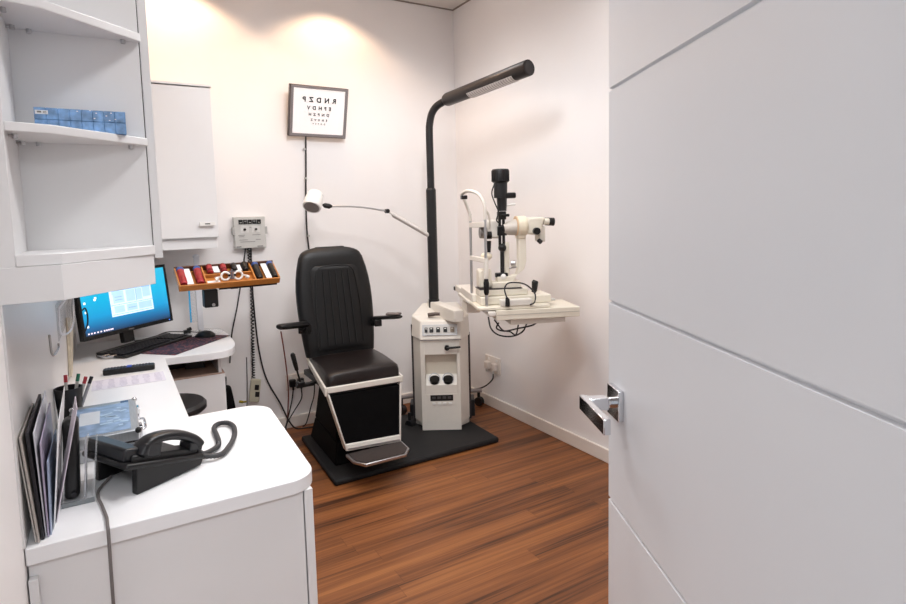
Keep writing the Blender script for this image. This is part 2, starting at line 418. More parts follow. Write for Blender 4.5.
b = B()
for a in ((.175,.145,.44,.147),(.335,.15,.337,.22),(.18,.218,.435,.22),(.18,.096,.43,.098),(.205,.17,.25,.172),(.205,.185,.25,.187),(.28,.12,.33,.122)):
    mbx(b,(a[0],.001,a[1]),(a[2],.0016,a[3]))
b.done('window_rule', e_l, mon, smooth=0)
b = B()
for i, (x, z) in enumerate(((.028,.26),(.028,.22),(.028,.175),(.028,.13),(.028,.06),(.085,.185),(.09,.193))):
    mbx(B(),(x,.0018,z),(x+.011,.0026,z+.011)).done('desktop_icon', e_i, mon, smooth=0)
b = B()
for i, x in enumerate((.028,.044,.06,.078,.096,.115,.128,.14,.152,.162)): mbx(b,(x,.0018,.027),(x+.008,.0026,.034))
b.done('taskbar_icon', e_k, mon, smooth=0)
b = B(); mbx(b,(W_*.46,-.0006,.008),(W_*.52,.0005,.012)); b.done('brand_mark', ink2, mon, smooth=0)
b = B(); mbx(b,(W_-.03,-.0006,.009),(W_-.022,.0005,.013)); b.done('power_light', emis('blue led', (60,130,255), 1.2), mon, smooth=0)
b = B(); mbx(b,(W_*.44,.03,-.06),(W_*.56,.06,.2)); b.done('stand_neck', black_pl, mon, bevel=.004)
sc_ = mb+ux*(W_*.5)+Vector((-ux.y,ux.x,0))*.055; sc_.z = .73
B().prism([(sc_.x+.10*math.cos(t)*(ux.x)-.06*math.sin(t)*ux.y, sc_.y+.10*math.cos(t)*ux.y+.06*math.sin(t)*ux.x) for t in [2*PI*k/32 for k in range(32)]], .7305, .742).done('stand_base', black_pl, mon, bevel=.003)
# headset / cable loop on the left edge of the screen
B().tube(smooth_pts([(-.137,3.215,.99),(-.125,3.208,1.0),(-.118,3.208,.97),(-.119,3.208,.93),(-.128,3.212,.90),(-.137,3.215,.88)]),.0035).done('cable_loop', black_pl, mon)

# keyboard, mat, mouse
kc = Vector((.135,3.452)); ka = math.radians(45)
kb = thing('keyboard', (kc.x,kc.y,.731), 'black computer keyboard in front of the monitor', 'keyboard', rz=ka)
B().prism(rrect(-.25,-.095,.25,.095,.02), 0, .014).prism(rrect(-.25,.05,.25,.095,.02), .014, .022).done('case', black_pl, kb, local=True, bevel=.003)
kk = B()
for r in range(5):
    for c in range(20):
        x = -.225+c*.0236; 
        if c in (14,): continue
        kk.box((x,-.06+r*.024,.0175),(.0195,.0195,.007))
kk.done('keys', key_m, kb, local=True, bevel=.002)
B().tube(smooth_pts([(-.235,-.03,.01),(-.262,-.01,.01),(-.268,.02,.01),(-.25,.05,.01)]),.006).tube(smooth_pts([(-.235,.02,.012),(-.265,.03,.012),(-.262,.06,.012)]),.004).done('chrome_edge', chrome, kb, local=True)
mt = B().box((0,0,.002),(.46,.2,.004)).done('mouse_mat', pattern_mat(), bevel=.001)
mt.location = (.33,3.375,.7305); mt.rotation_euler = (0,0,math.radians(46)); tag(mt, 'patterned dark mouse mat under the mouse, overhanging the desk edge', 'mat')
ms = thing('computer_mouse', (.437,3.515,.735), 'black computer mouse on the patterned mat', 'mouse', rz=math.radians(140))
B().rings([[Vector((x, w*math.cos(t), max(0,h*math.sin(t)))) for t in [2*PI*k/20 for k in range(20)]] for x, w, h in ((-.056,.012,.01),(-.05,.024,.022),(-.03,.031,.034),(0,.033,.037),(.03,.031,.031),(.05,.025,.018),(.057,.013,.008))]).done('shell', black_pl, ms, local=True)
B().cyl((.032,-.004,.031),(.032,.004,.031),.008,seg=14).done('scroll_wheel', grey_pl, ms, local=True)
tag(B().tube(smooth_pts([(.485,3.56,.745),(.42,3.66,.738),(.35,3.72,.74),(.25,3.72,.75),(.16,3.66,.735),(.08,3.64,.735)]),.0028).done('mouse_cable', cable_k), 'thin black mouse cable curling behind the keyboard', 'cable')
tag(B().box((.36,3.70,.742),(.04,.025,.022)).cyl((.36,3.70,.752),(.385,3.7,.76),.01).done('plug_adaptor', black_pl, bevel=.003), 'small black plug adaptor on the desk beside the acrylic stand', 'adaptor')

# remote and paper, case
rm = thing('remote_control', (.036,2.925,.7305), 'black remote control lying on the white desk', 'remote control', rz=math.radians(-4))
B().prism(rrect(-.103,-.026,.103,.026,.012), 0, .024).done('body', black_pl, rm, local=True, bevel=.005, seg=3)
btn_m = M('grey buttons', (62,62,68), .5)
for c in range(14):
    for r in range(3):
        if 6 <= c <= 7: continue
        B().box((-.082+c*.0125,-.014+r*.014,.0245),(.007,.008,.003)).done('button', btn_m, rm, local=True)
B().box((0,0,.0255),(.02,.034,.004)).done('blue_button', M('blue button', (46,84,190), .4), rm, local=True, bevel=.001)
pp = thing('price_list', (.03,2.755,.7305), 'lilac printed paper strip on the desk below the remote control', 'paper')
B().box((.03,2.755,.7311),(.272,.165,.0012)).done('sheet', paper_l, pp, smooth=0)
pr = B()
for c in range(6):
    for r in range(7):
        pr.box((-.08+c*.044,2.69+r*.021,.732),(.03*(.6+.4*random.random()),.004,.0006))
pr.done('print', M('faint lilac print', (176,172,194), .7), pp, smooth=0)

cs = thing('contact_lens_case', (-.05,2.05,.7305), 'aluminium case with a blue printed lid on the desk behind the telephone', 'case')
x0, x1, y0, y1, z0, z1 = -.15, .038, 1.875, 2.215, .7305, .80
B().prism(rrect(x0,y0,x1,y1,.008), z0, z0+.035).done('lower_shell', alu, cs, bevel=.002)
B().prism(rrect(x0,y0,x1,y1,.008), z0+.037, z1).done('lid', alu, cs, bevel=.003)
B().prism(rrect(x0-.001,y0-.001,x1+.001,y1+.001,.008), z0+.033, z0+.039).done('rim', chrome, cs)
B().bb((x0+.02,y0+.02,z1),(x1-.022,y1-.035,z1+.001)).done('lid_print', M('blue lid print', (136,162,194), .35, var=.3, scale=30), cs, smooth=0)
B().bb((x0+.03,y0+.12,z1+.001),(x0+.085,y0+.25,z1+.0018)).done('lid_label', M('pale label', (206,214,222), .5), cs, smooth=0)
lb = B()
for i in range(12):
    lb.box((x0+.1+.05*random.random(), y0+.06+.2*random.random(), z1+.0014),(.03*random.random()+.01,.012,.0008), rot('Z', random.uniform(-30,30)))
lb.done('lid_pattern', M('pale blue lens print', (176,200,222), .4), cs, smooth=0)
B().bb((x1-.045,y1-.03,z1),(x1-.022,y1-.012,z1+.0012)).done('badge', M('navy badge', (52,88,130), .4), cs, smooth=0)
for y in (y0+.004,y1-.004):
    for x in (x0+.004,x1-.004):
        B().ball((x,y,z1-.004),.009).done('corner_guard', black_pl if y < 2 else chrome, cs)
for y in (1.95,2.14):
    lt = B().box((x1+.004,y,z0+.04),(.008,.035,.035)).done('latch', chrome, cs, bevel=.002)
    B().cyl((x1+.004,y-.014,z0+.057),(x1+.004,y+.014,z0+.057),.005,seg=10).done('latch_pin', chrome, lt)
ch = B().tube(smooth_pts([(x1+.004,1.99,z0+.03),(x1+.018,2.0,z0+.03),(x1+.018,2.09,z0+.03),(x1+.004,2.1,z0+.03)]),.004).done('carry_handle', chrome, cs)

# acrylic stand behind the tray
ac = thing('acrylic_stand', (.43,3.67,.7305), 'tall frosted acrylic post on a clear round base, behind the instrument tray', 'stand')
B().lathe([(.005,0),(.1,0),(.105,.004),(.1,.008),(.005,.01)],(.455,3.66,.7305),36).done('base', acrylic, ac)
B().bb((.417,3.66,.735),(.448,3.676,1.185)).done('post', acrylic_w, ac, bevel=.002)
B().bb((.377,3.664,.80),(.386,3.672,1.13)).done('edge_strip', acrylic_b, ac, smooth=0)
B().bb((.386,3.667,.80),(.417,3.669,1.13)).done('web', acrylic, ac, smooth=0)
B().ball((.432,3.668,1.19),.02,(1,.6,.7)).done('head', acrylic_w, ac)

# pens in the cup
cup = thing('pen_cup', (-.155,2.27,.7305), 'black pen cup behind the upright folders on the desk', 'cup')
B().lathe([(.026,0),(.034,.002),(.041,.128),(.038,.128),(.031,.006),(.002,.006)],(-.155,2.27,.7305),28).done('body', black_sat, cup)
for (x0_,y0_,x1_,y1_,ztop,capm,lab) in ((-.163,2.275,-.162,2.300,.895,red_cap,'grey pen with pink-red cap at the left of the pen cup'),
      (-.155,2.285,-.124,2.296,.894,green_cap,'grey pen with green cap in the pen cup'),
      (-.148,2.265,-.103,2.290,.882,M('pink red cap',(176,50,60),.4),'grey pen with red cap leaning right, next to the black pen'),
      (-.14,2.26,-.086,2.280,.882,black_pl,'black capped pen leaning furthest right in the pen cup')):
    a = Vector((x0_,y0_,.742)); c = Vector((x1_,y1_,ztop)); m_ = a.lerp(c,.84)
    pe = thing('pen', a, lab, 'pen', 'pens in the pen cup')
    B().cyl(a,m_,.0052,seg=10).done('barrel', grey_pl if capm is not black_pl else M('dark grey barrel',(150,150,156),.4), pe)
    B().cyl(m_,c,.0056,seg=10).done('cap', capm, pe)

# folders leaning on the left wall
def sheet(name, y0, y1, xb, xt, h, t, mat, label, cat='folder', grp='folders and sheets leaning on the wall', drop=.0, skew=0.0):
    b = B()
    zb = .7308
    P = lambda x, y, z: (x, y, z)
    b.hexa([P(xb,y0,zb),P(xb+t,y0,zb),P(xb+t+skew,y1,zb),P(xb+skew,y1,zb)],
           [P(xt,y0,zb+h),P(xt+t,y0,zb+h),P(xt+t+skew,y1,zb+h+drop),P(xt+skew,y1,zb+h+drop)])
    return tag(b.done(name, mat, bevel=min(.0008,t*.3)), label, cat, grp)
sheet('folder', 1.455, 1.70, -.181, -.1985, .235, .003, M('pale grey card',(196,190,184),.5), 'pale grey folder flat against the wall, leftmost of the upright folders')
sheet('folder', 1.45, 1.70, -.1765, -.192, .235, .0035, M('taupe card',(170,162,156),.5), 'taupe card folder just in front of the wall-side folder', drop=.005)
sheet('folder', 1.462, 1.74, -.1715, -.1825, .24, .006, folder_k, 'thick black folder standing among the upright folders', drop=.01)
sheet('plastic_wallet', 1.47, 1.75, -.1645, -.170, .235, .003, folder_w, 'clear grey plastic wallet right of the thick black folder', drop=.02)
sheet('plastic_wallet', 1.468, 1.72, -.1605, -.160, .21, .003, folder_p, 'purple tinted plastic wallet among the upright folders', drop=.02)
sheet('brochure', 1.475, 1.70, -.1565, -.151, .165, .003, folder_b, 'blue printed brochure standing lowest among the upright folders', 'brochure')
sheet('document', 1.50, 1.72, -.1525, -.126, .245, .002, paper, 'tall white paper sheet standing highest among the upright folders', 'paper', drop=.02)
sheet('document', 1.53, 1.605, -.1495, -.092, .255, .002, M('pinkish lilac paper',(214,204,214),.5), 'lilac-grey sheet leaning right beside the file sorter', 'paper', skew=-.006, drop=.01)

so = thing('file_sorter', (-.1,1.66,.7305), 'clear acrylic file sorter holding a black stapler, beside the folders', 'file sorter')
B().bb((-.143,1.6,.7307),(-.075,1.73,.738)).done('base', acrylic, so, bevel=.001)
for i, (x, h) in enumerate(((-.142,.13),(-.099,.125),(-.08,.12))):
    B().hexa([(x,1.6,.738),(x+.004,1.6,.738),(x+.004,1.73,.738),(x,1.73,.738)],[(x+.014,1.605,.738+h),(x+.018,1.605,.738+h),(x+.018,1.725,.738+h),(x+.014,1.725,.738+h)]).done('divider', acrylic, so, bevel=.001)
B().bb((-.143,1.598,.7307),(-.075,1.601,.742)).done('front_lip', M('grey acrylic rim',(150,156,158),.15,trans=.4), so)
stp = thing('stapler', (-.117,1.66,.739), 'black stapler standing upright in the clear file sorter', 'stapler')
B().hexa([(-.138,1.615,.739),(-.106,1.615,.739),(-.106,1.68,.739),(-.138,1.68,.739)],[(-.130,1.62,.935),(-.096,1.62,.935),(-.096,1.67,.935),(-.130,1.67,.935)]).done('body', black_pl, stp, bevel=.012, seg=4)
B().cyl((-.117,1.614,.755),(-.117,1.608,.755),.006,seg=14).done('pivot', key_m, stp)
tag(B().hexa([(-.096,1.62,.7385),(-.093,1.62,.7385),(-.093,1.7,.7385),(-.096,1.7,.7385)],[(-.088,1.62,.87),(-.085,1.62,.87),(-.085,1.7,.865),(-.088,1.7,.865)]).done('booklet', M('grey booklet',(160,160,166),.5)), 'thin grey booklet in the right slot of the file sorter', 'booklet')

# telephone
ph = thing('telephone', (.015,1.575,.7305), 'black desk telephone on a wedge stand at the near end of the desk', 'telephone', rz=math.radians(29.9))
Ts = Matrix(((1,0,0),(0,0,1),(0,1,0)))
for yy in (.0,.165):
    B().prism([(0,0),(.014,0),(.185,.004),(.192,.020),(.02,.072),(.004,.068)], yy, yy+.022, Ts).done('stand_leg', black_pl, ph, local=True, bevel=.003)
sl_ = math.atan2(.050,.2)
RS = rot('Y', math.degrees(sl_)); 
def sb(b, c, d): return b.box(Vector((-.01,0,.086))+RS @ Vector(c), d, RS)
b = B(); sb(b,(.1,.095,-.009),(.225,.20,.016)); b.done('base', black_pl, ph, local=True, bevel=.007, seg=3)
b = B(); sb(b,(.018,.11,.014),(.05,.18,.034)); b.done('display', M('display housing',(30,31,34),.3), ph, local=True, bevel=.007, seg=3)
b = B()
for r in range(4):
    for c in range(3): sb(b,(.08+r*.024,.1+c*.028,.002),(.016,.02,.008))
b.done('keypad', M('phone keys',(52,52,56),.5), ph, local=True, bevel=.002)
b = B(); sb(b,(.105,.04,.004),(.19,.055,.02)); b.done('cradle', black_pl, ph, local=True, bevel=.005)
# handset: arched grip with two ends
hp = [(.040,.03,.012),(.045,.03,.03),(.066,.03,.046),(.105,.03,.053),(.15,.03,.049),(.188,.03,.035),(.207,.03,.018)]
hs = B(); HP = smooth_pts(hp, 5); RR = []
for i, p in enumerate(HP):
    t = i/(len(HP)-1); wid = .024+.004*abs(2*t-1)**2; th = .0125+.004*abs(2*t-1)**2
    tg = (HP[min(i+1,len(HP)-1)]-HP[max(i-1,0)]).normalized(); up = Vector((-tg.z,0,tg.x))
    RR.append([Vector((-.01,0,.086))+RS @ (p+Vector((0,math.copysign(abs(math.cos(a))**.7,math.cos(a))*wid,0))+up*math.copysign(abs(math.sin(a))**.7,math.sin(a))*th) for a in [2*PI*k/20 for k in range(20)]])
hs.rings(RR)
sb(hs,(.06,.03,.024),(.046,.05,.036)); sb(hs,(.19,.03,.018),(.04,.048,.022))
hnd = hs.done('handset', M('handset black',(24,25,28),.33,var=.05), ph, local=True, bevel=.004, seg=2)
cA = WM[ph.name] @ (Vector((-.01,0,.086))+RS @ Vector((.207,.03,.012))); cB = WM[ph.name] @ (Vector((-.01,0,.086))+RS @ Vector((.21,.035,-.016)))
cp = smooth_pts([tuple(cA),(cA.x+.018,cA.y+.012,.748),(.228,1.755,.741),(.240,1.79,.741),(.244,1.851,.741),(.247,1.925,.741),(.266,1.958,.741),(.292,1.95,.741),(.303,1.901,.741),(.290,1.819,.741),(.260,1.739,.741),(.225,1.69,.742),tuple(cB)],14)
co = B(); co.tube(cp,.0068,10,rr=[.0068+.0012*(k%2) for k in range(len(cp))]); co.done('cord', coil_m, hnd)
tag(B().tube(smooth_pts([(-.04,1.70,.745),(-.066,1.657,.7345),(-.068,1.61,.7345),(-.060,1.558,.7345),(-.05,1.486,.7345),(-.048,1.442,.7355),(-.047,1.425,.722),(-.048,1.42,.60),(-.05,1.43,.3),(-.05,1.44,.06),(-.05,1.44,.01)]),.0036).done('telephone_line', cable_g), 'grey telephone lead running over the front edge of the desk', 'cable')

# things on the left wall
hk = thing('brochure_holder', (LX+.004,3.0,.92), 'clear acrylic holder fixed to the left wall beside the monitor', 'holder')
b = B(); b.bb((LX+.004,2.6,.96),(LX+.007,3.35,1.10)); b.done('back_plate', acrylic, hk, smooth=0)
b = B(); b.tube(smooth_pts([(LX+.012,2.62,1.08),(LX+.035,2.75,1.11),(LX+.035,3.0,1.1),(LX+.03,3.2,1.03),(LX+.03,3.1,.96),(LX+.03,2.8,.96),(LX+.012,2.62,.99),(LX+.012,2.62,1.08)]),.004,8); b.done('wire_loop', acrylic_w, hk)
b = B(); b.bb((LX+.02,2.9,.95),(LX+.035,3.3,1.06)); b.done('pocket', acrylic, hk, bevel=.002)
tag(B().tube(smooth_pts([(LX+.008,2.25,1.045),(LX+.008,2.27,.985),(LX+.012,2.30,.968),(LX+.012,2.48,.958),(LX+.012,2.49,.972)]),.0035,8).done('wall_hook', M('clear hook',(206,200,196),.2,trans=.4)), 'small clear hook stuck low on the left wall', 'hook')
tag(B().hexa([(LX+.006,2.93,.742),(LX+.016,2.93,.742),(LX+.016,3.02,.742),(LX+.006,3.02,.742)],[(LX+.006,3.05,.985),(LX+.02,3.05,.985),(LX+.02,3.3,.94),(LX+.006,3.3,.94)]).done('ruler', M('dull cream strip',(200,190,170),.5,var=.15,scale=30)), 'cream plastic strip hanging on the left wall down to the desk', 'strip')

# ------------------------------------------------------------------ back wall: control box, tray, cables
cb = thing('control_box', (.763,3.76,1.217), 'grey control box with black switches on the back wall above the tray', 'control box')
B().bb((.668,3.735,1.219),(.858,BY-.001,1.416)).done('housing', grey_pl, cb, bevel=.003)
brk = M('bracket grey',(176,175,172),.4)
B().prism([(.657,3.734),(.672,3.734),(.672,3.742),(.6675,3.742),(.6675,BY-.001),(.657,BY-.001)],1.306,1.352).done('bracket', brk, cb, bevel=.001)
B().prism([(.854,3.734),(.869,3.734),(.869,BY-.001),(.8585,BY-.001),(.8585,3.742),(.854,3.742)],1.306,1.352).done('bracket', brk, cb, bevel=.001)
for i in range(5):
    sw = B().box((.708+i*.0275,3.733,1.384),(.0245,.006,.027)).done('switch', black_pl, cb, bevel=.001)
    B().box((.708+i*.0275,3.7295,1.384+(.004 if i%2 else -.004)),(.012,.002,.003)).done('switch_mark', grey_pl, sw)
for x in (.73,.798):
    B().cyl((x,3.736,1.337),(x,3.726,1.337),.0075,seg=16).done('knob', black_pl, cb)
    B().box((x,3.7345,1.337),(.05,.001,.04)).done('knob_plate', M('light label',(214,213,210),.5), cb)
b = B()
for k, (x, z, w) in enumerate(((.71,1.302,.04),(.71,1.293,.03),(.72,1.272,.05),(.80,1.302,.05),(.745,1.26,.09),(.81,1.272,.03),(.765,1.35,.012))): b.box((x,3.7342,z),(w,.001,.0028))
b.done('print', ink2, cb)
B().box((.69,3.7342,1.23),(.03,.001,.006)).box((.82,3.7342,1.229),(.035,.001,.006)).done('badge', M('badge grey',(96,94,92),.4), cb)

ta = math.radians(4)
tr = thing('instrument_tray', (.534,3.24,1.092), 'orange wooden tray of hand instruments on an arm from the back wall', 'tray', rz=ta)
TT = math.radians(33); tr.rotation_euler = (TT,0,ta); WM[tr.name] = Matrix.Translation((.534,3.24,1.092)) @ Matrix.Rotation(ta,4,'Z') @ Matrix.Rotation(TT,4,'X') @ Matrix.Translation((0,.0,0))
# local: x along the tray, y to the back; origin at tray centre
def tl(name, mat, parent, fn, **k):
    b = B(); fn(b); return b.done(name, mat, parent, local=True, **k)
L2, D2 = .257, .07
tl('tray_floor', wood_t, tr, lambda b: b.bb((-L2,-D2,.0),(L2,D2,.008)), bevel=.001)
tl('front_rail', wood_t, tr, lambda b: b.bb((-L2,-D2-.008,-.004),(L2,-D2,.032)), bevel=.002)
tl('back_rail', M('dark wood',(86,52,34),.5,var=.2), tr, lambda b: b.bb((-L2,D2,.0),(L2,D2+.006,.04)), bevel=.001)
for x in (-L2+.004, -.125, .125, L2-.004):
    tl('divider', wood_t, tr, lambda b: b.bb((x-.004,-D2,.008),(x+.004,D2,.034)), bevel=.001)
tl('middle_rail', wood_t, tr, lambda b: b.bb((-.121,.0,.008),(.121,.006,.03)), bevel=.001)
for x in (-.2,-.055,.06,.2):
    tl('label_strip', paper, tr, lambda b: b.box((x,.0 if abs(x) > .1 else .045,.028),(.03,.13 if abs(x) > .1 else .055,.004)))
tl('under_bar', black_sat, tr, lambda b: b.bb((-.06,-.07,-.022),(L2-.01,.02,-.006)), bevel=.002)
B().box((.437,3.235,.992),(.07,.06,.095),rot('Z',math.degrees(ta))).done('motor_box', black_pl, tr, bevel=.006)
B().cyl((.53,3.25,1.05),(.62,BY-.002,1.09),.013).done('arm', black_sat, tr)
B().cyl((.448,3.206,.958),(.448,3.2,.958),.008,seg=14).done('screw', steel, tr)
b = B(); b.cyl((.005,-.05,-.03),(.04,-.05,-.03),.008,seg=12); b.done('clamp', black_pl, tr, local=True)
WT = WM[tr.name]
def inst(x, y, ln, r, mat, capm, label, tiltd=4):
    p = WT @ Vector((x*.955,y,.021)); q = thing('hand_instrument', p, label, 'instrument', 'hand instruments in the wooden tray', rz=ta); q.rotation_euler = (TT,0,ta); WM[q.name] = Matrix.Translation(p) @ Matrix.Rotation(ta,4,'Z') @ Matrix.Rotation(TT,4,'X')
    Rt = rot('X', tiltd); Y_ = Vector((0,1,0))
    c0 = Rt @ Vector((0,-ln/2,0)); c1 = Rt @ Vector((0,ln/2,0)); cm = c0.lerp(c1,.82); up = Vector((0,0,.01))
    b = B(); b.tube([c0+up, c0.lerp(c1,.05)+up, cm+up], r, 18, rr=[r*.85,r,r]); b.done('handle', mat, q, local=True)
    b = B(); b.tube([cm+up, c0.lerp(c1,.95)+up, c1+up], r, 18, rr=[r*1.04,r*1.04,r*.8]); b.done('end_cap', capm, q, local=True)
    b = B()
    for k in range(5): b.tube([c0.lerp(c1,.12+k*.05)+up, c0.lerp(c1,.14+k*.05)+up], r, 18, rr=[r*1.05,r*1.05])
    b.done('grip_rings', capm if capm is not blue_pl else mat, q, local=True)
    return q
inst(-.243,0,.125,.0185,red_pl,blue_pl,'red instrument handle with blue cap at the far left of the tray')
inst(-.158,0,.125,.0185,red_pl,blue_pl,'red instrument handle with blue cap, second from the left in the tray')
inst(-.092,.045,.06,.016,red_pl,M('dark red',(110,30,36),.4),'short red instrument left of the middle of the tray')
inst(-.018,.045,.055,.016,red_pl,M('maroon',(120,34,44),.4),'short red instrument just above the white trial frame')
inst(.04,.045,.055,.015,black_pl,M('dark slate',(50,54,66),.4),'short black instrument at the middle back of the tray')
inst(.1,.045,.06,.016,black_pl,black_sat,'short black instrument right of the middle of the tray')
inst(.158,0,.125,.0175,black_pl,blue_pl,'black instrument handle with blue cap, second from the right in the tray')
inst(.243,0,.125,.0175,black_pl,blue_pl,'black instrument handle with blue cap at the far right of the tray')
tp = WT @ Vector((.01,-.04,.01))
tf = thing('trial_frame', tp, 'white optical trial frame lying in the middle of the wooden tray', 'spectacles', rz=ta); tf.rotation_euler = (TT-.6,0,ta); WM[tf.name] = Matrix.Translation(tp) @ Matrix.Rotation(ta,4,'Z') @ Matrix.Rotation(TT-.6,4,'X')
for s in (-1,1):
    b = B()
    Rg = [Vector((s*.033+.021*math.cos(a),-.002,.027+.021*math.sin(a))) for a in [2*PI*k/20 for k in range(21)]]
    b.tube(Rg,.006,8); b.done('lens_ring', shade_w, tf, local=True)
    b = B(); b.tube([(s*.056,0,.025),(s*.075,.01,.022),(s*.078,.035,.02)],.004,8); b.cyl((s*.07,-.012,.02),(s*.085,-.012,.012),.009); b.done('side_arm', shade_w, tf, local=True)
b = B(); b.bb((-.03,-.006,.043),(.03,.006,.051)); b.cyl((0,0,.02),(0,0,.06),.005); b.box((0,-.01,.015),(.02,.01,.012)); b.done('bridge', M('grey bridge',(120,112,118),.3,.5), tf, local=True, bevel=.001)
b = B(); b.cyl((-.014,-.012,.03),(-.014,.0,.03),.006); b.cyl((.014,-.012,.03),(.014,0,.03),.006); b.done('adjuster', black_pl, tf, local=True)
tag(B().box(WT @ Vector((-.085,-.045,.0095)),(.07,.035,.0015),WT.to_3x3()).done('paper_slip', paper), 'white paper slip left of the trial frame in the tray', 'paper')

tag(B().tube(smooth_pts([(.735,3.768,1.219),(.712,3.765,1.09),(.668,3.765,.87),(.622,3.765,.68),(.60,3.765,.5)]),.004,8).done('wall_cable', cable_k), 'black cable from the control box slanting down left behind the desk', 'cable')
tag(B().tube(smooth_pts([(.768,3.768,1.219),(.763,3.765,.983),(.772,3.765,.691),(.791,3.765,.491),(.827,3.765,.339),(.895,3.755,.19),(.945,3.74,.06),(.985,3.715,.008),(1.06,3.69,.007),(1.15,3.66,.007)]),.005,8).done('power_cable', cable_k), 'black cable from the control box curving down to the floor by the chair', 'cable')
hc = thing('hand_control', (.738,3.74,.22), 'beige hand control with black buttons hanging on a coiled cord', 'control')
Rh = rot('Y', 8)
B().box((.74,3.745,.303),(.062,.03,.145), Rh @ rot('Z',-18)).done('body', beige_pl, hc, bevel=.004)
for i in range(2): B().box((.749,3.728,.325-.045*i),(.026,.008,.034), Rh @ rot('Z',-18)).done('button', black_pl, hc, bevel=.002)
pts = []
axis = [(.752,3.76,1.219),(.757,3.76,.951),(.746,3.76,.629),(.736,3.75,.385)]
ax = smooth_pts(axis,60)
for i, p in enumerate(ax): pts.append(p+Vector((.0085*math.cos(i*1.5),.0085*math.sin(i*1.5),0)))
pts2 = smooth_pts(pts,3)
B().tube(pts2,.0038,6).done('coiled_cord', cable_k, hc)
tag(B().tube(smooth_pts([(.705,3.776,.52),(.700,3.775,.35),(.69,3.774,.2),(.67,3.765,.06),(.655,3.74,.005)]),.0035,8).done('thin_wire', cable_g), 'thin grey wire down the wall left of the hanging hand control', 'cable')

# sight chart light box (hangs, leaning forward)
chx = thing('sight_chart', (1.22,3.75,1.92), 'lit eye test chart with mirrored letters in a grey frame on the back wall', 'chart')
n_t = math.atan2(.09,.31)
WC = Matrix.Translation((1.226,3.735,1.925)) @ Matrix.Rotation(n_t, 4, 'X') @ Matrix.Rotation(math.radians(.3),4,'Y')
WM['chartplane'] = WC
cw, chh = .385, .322
def cbx(b, a, c):
    P0 = [Vector((x,y,z)) for z in (a[2],c[2]) for (x,y) in ((a[0],a[1]),(c[0],a[1]),(c[0],c[1]),(a[0],c[1]))]
    Q = [WC @ p for p in P0]; b.hexa(Q[:4],Q[4:]); return b
b = B(); cbx(b,(-cw/2,0,0),(cw/2,.035,chh)); b.done('housing', frame_d, chx, bevel=.002)
b = B(); fw = .022
cbx(b,(-cw/2+.004,-.006,.004),(cw/2-.004,.001,fw)); cbx(b,(-cw/2+.004,-.006,chh-fw*.8),(cw/2-.004,.001,chh-.003)); cbx(b,(-cw/2+.004,-.006,fw),(-cw/2+fw,.001,chh-fw*.8)); cbx(b,(cw/2-fw,-.006,fw),(cw/2-.004,.001,chh-fw*.8)); b.done('frame', frame_g, chx, bevel=.001)
b = B(); cbx(b,(-cw/2+fw,-.002,fw),(cw/2-fw,.002,chh-fw*.8)); b.done('lit_panel', lightbox, chx, smooth=0)
b = B(); b.bb((1.16,3.735,2.1),(1.29,BY-.001,2.16)); b.done('wall_bracket', frame_d, chx, bevel=.002)
dg = bpy.context.evaluated_depsgraph_get()
def letters(txt, size, gap, cx, z, mat):
    cu = bpy.data.curves.new('letters','FONT'); cu.body = txt; cu.size = size*1.4; cu.align_x = 'CENTER'; cu.extrude = .0004; cu.offset = size*.045; cu.space_character = gap
    o = bpy.data.objects.new('tmp_letters', cu); COL.objects.link(o); bpy.context.view_layer.update()
    me = bpy.data.meshes.new_from_object(o.evaluated_get(bpy.context.evaluated_depsgraph_get()))
    bpy.data.objects.remove(o)
    # mirrored: x -> -x, text plane xy -> panel xz
    Tt = WM[chx.name].inverted() @ WC @ Matrix(((-1,0,0,cx),(0,0,-1,-.0036),(0,1,0,z),(0,0,0,1)))
    me.transform(Tt); me.flip_normals(); me.materials.clear(); me.materials.append(mat)
    q = bpy.data.objects.new('letter_row', me); COL.objects.link(q); q.parent = chx; WM[q.name] = WM[chx.name].copy()
    return q
letters('RNDZP', .030, 2.0, .0, .223, ink); letters('EFHDV', .0225, 2.0, .0, .1755, ink); letters('DNPZH', .0175, 2.1, .0, .137, M('soft ink',(60,56,60),.7))
letters('ENUVZ', .0135, 2.3, .002, .105, M('softer ink',(60,56,60),.7)); letters('DNTSV', .0095, 2.6, .002, .082, M('faint ink',(80,76,78),.7))
cl = thing('chart_cable', (1.14,3.77,1.1), 'black cable hanging down the back wall from the eye chart', 'cable')
B().tube(smooth_pts([(1.157,3.768,1.95),(1.147,3.768,1.713),(1.137,3.768,1.517),(1.135,3.768,1.319),(1.142,3.768,1.186),(1.16,3.768,.9),(1.17,3.768,.5)]),.0055,8).done('lead', cable_k, cl)
for z in (1.85,1.66,1.45,1.28): B().box((1.143,3.767,z),(.016,.012,.012)).done('cable_clip', grey_pl, cl, bevel=.001)

# ------------------------------------------------------------------ exam chair
mat_ = B().prism([(.925,2.79),(1.975,2.79),(1.995,3.475),(.955,3.5)], .001, .034).done('floor_mat', rubber, bevel=.012, seg=3)
tag(mat_, 'black rubber mat under the exam chair and instrument stand', 'mat')
ec = thing('exam_chair', (1.16,3.15,.035), 'black leather exam chair with high back and white frame', 'chair')
b = B(); b.hexa([(.985,2.95,.035),(1.36,2.95,.035),(1.39,3.46,.035),(1.0,3.46,.035)],[(1.01,2.98,.16),(1.34,2.98,.16),(1.36,3.44,.16),(1.03,3.44,.16)])
b.hexa([(1.01,2.98,.16),(1.34,2.98,.16),(1.36,3.44,.16),(1.03,3.44,.16)],[(1.03,3.05,.43),(1.33,3.05,.43),(1.35,3.36,.43),(1.05,3.36,.43)])
b.done('base_cover', vinyl, ec, bevel=.01)
B().ball((1.015,2.972,.075),.008).done('base_bolt', steel, ec)
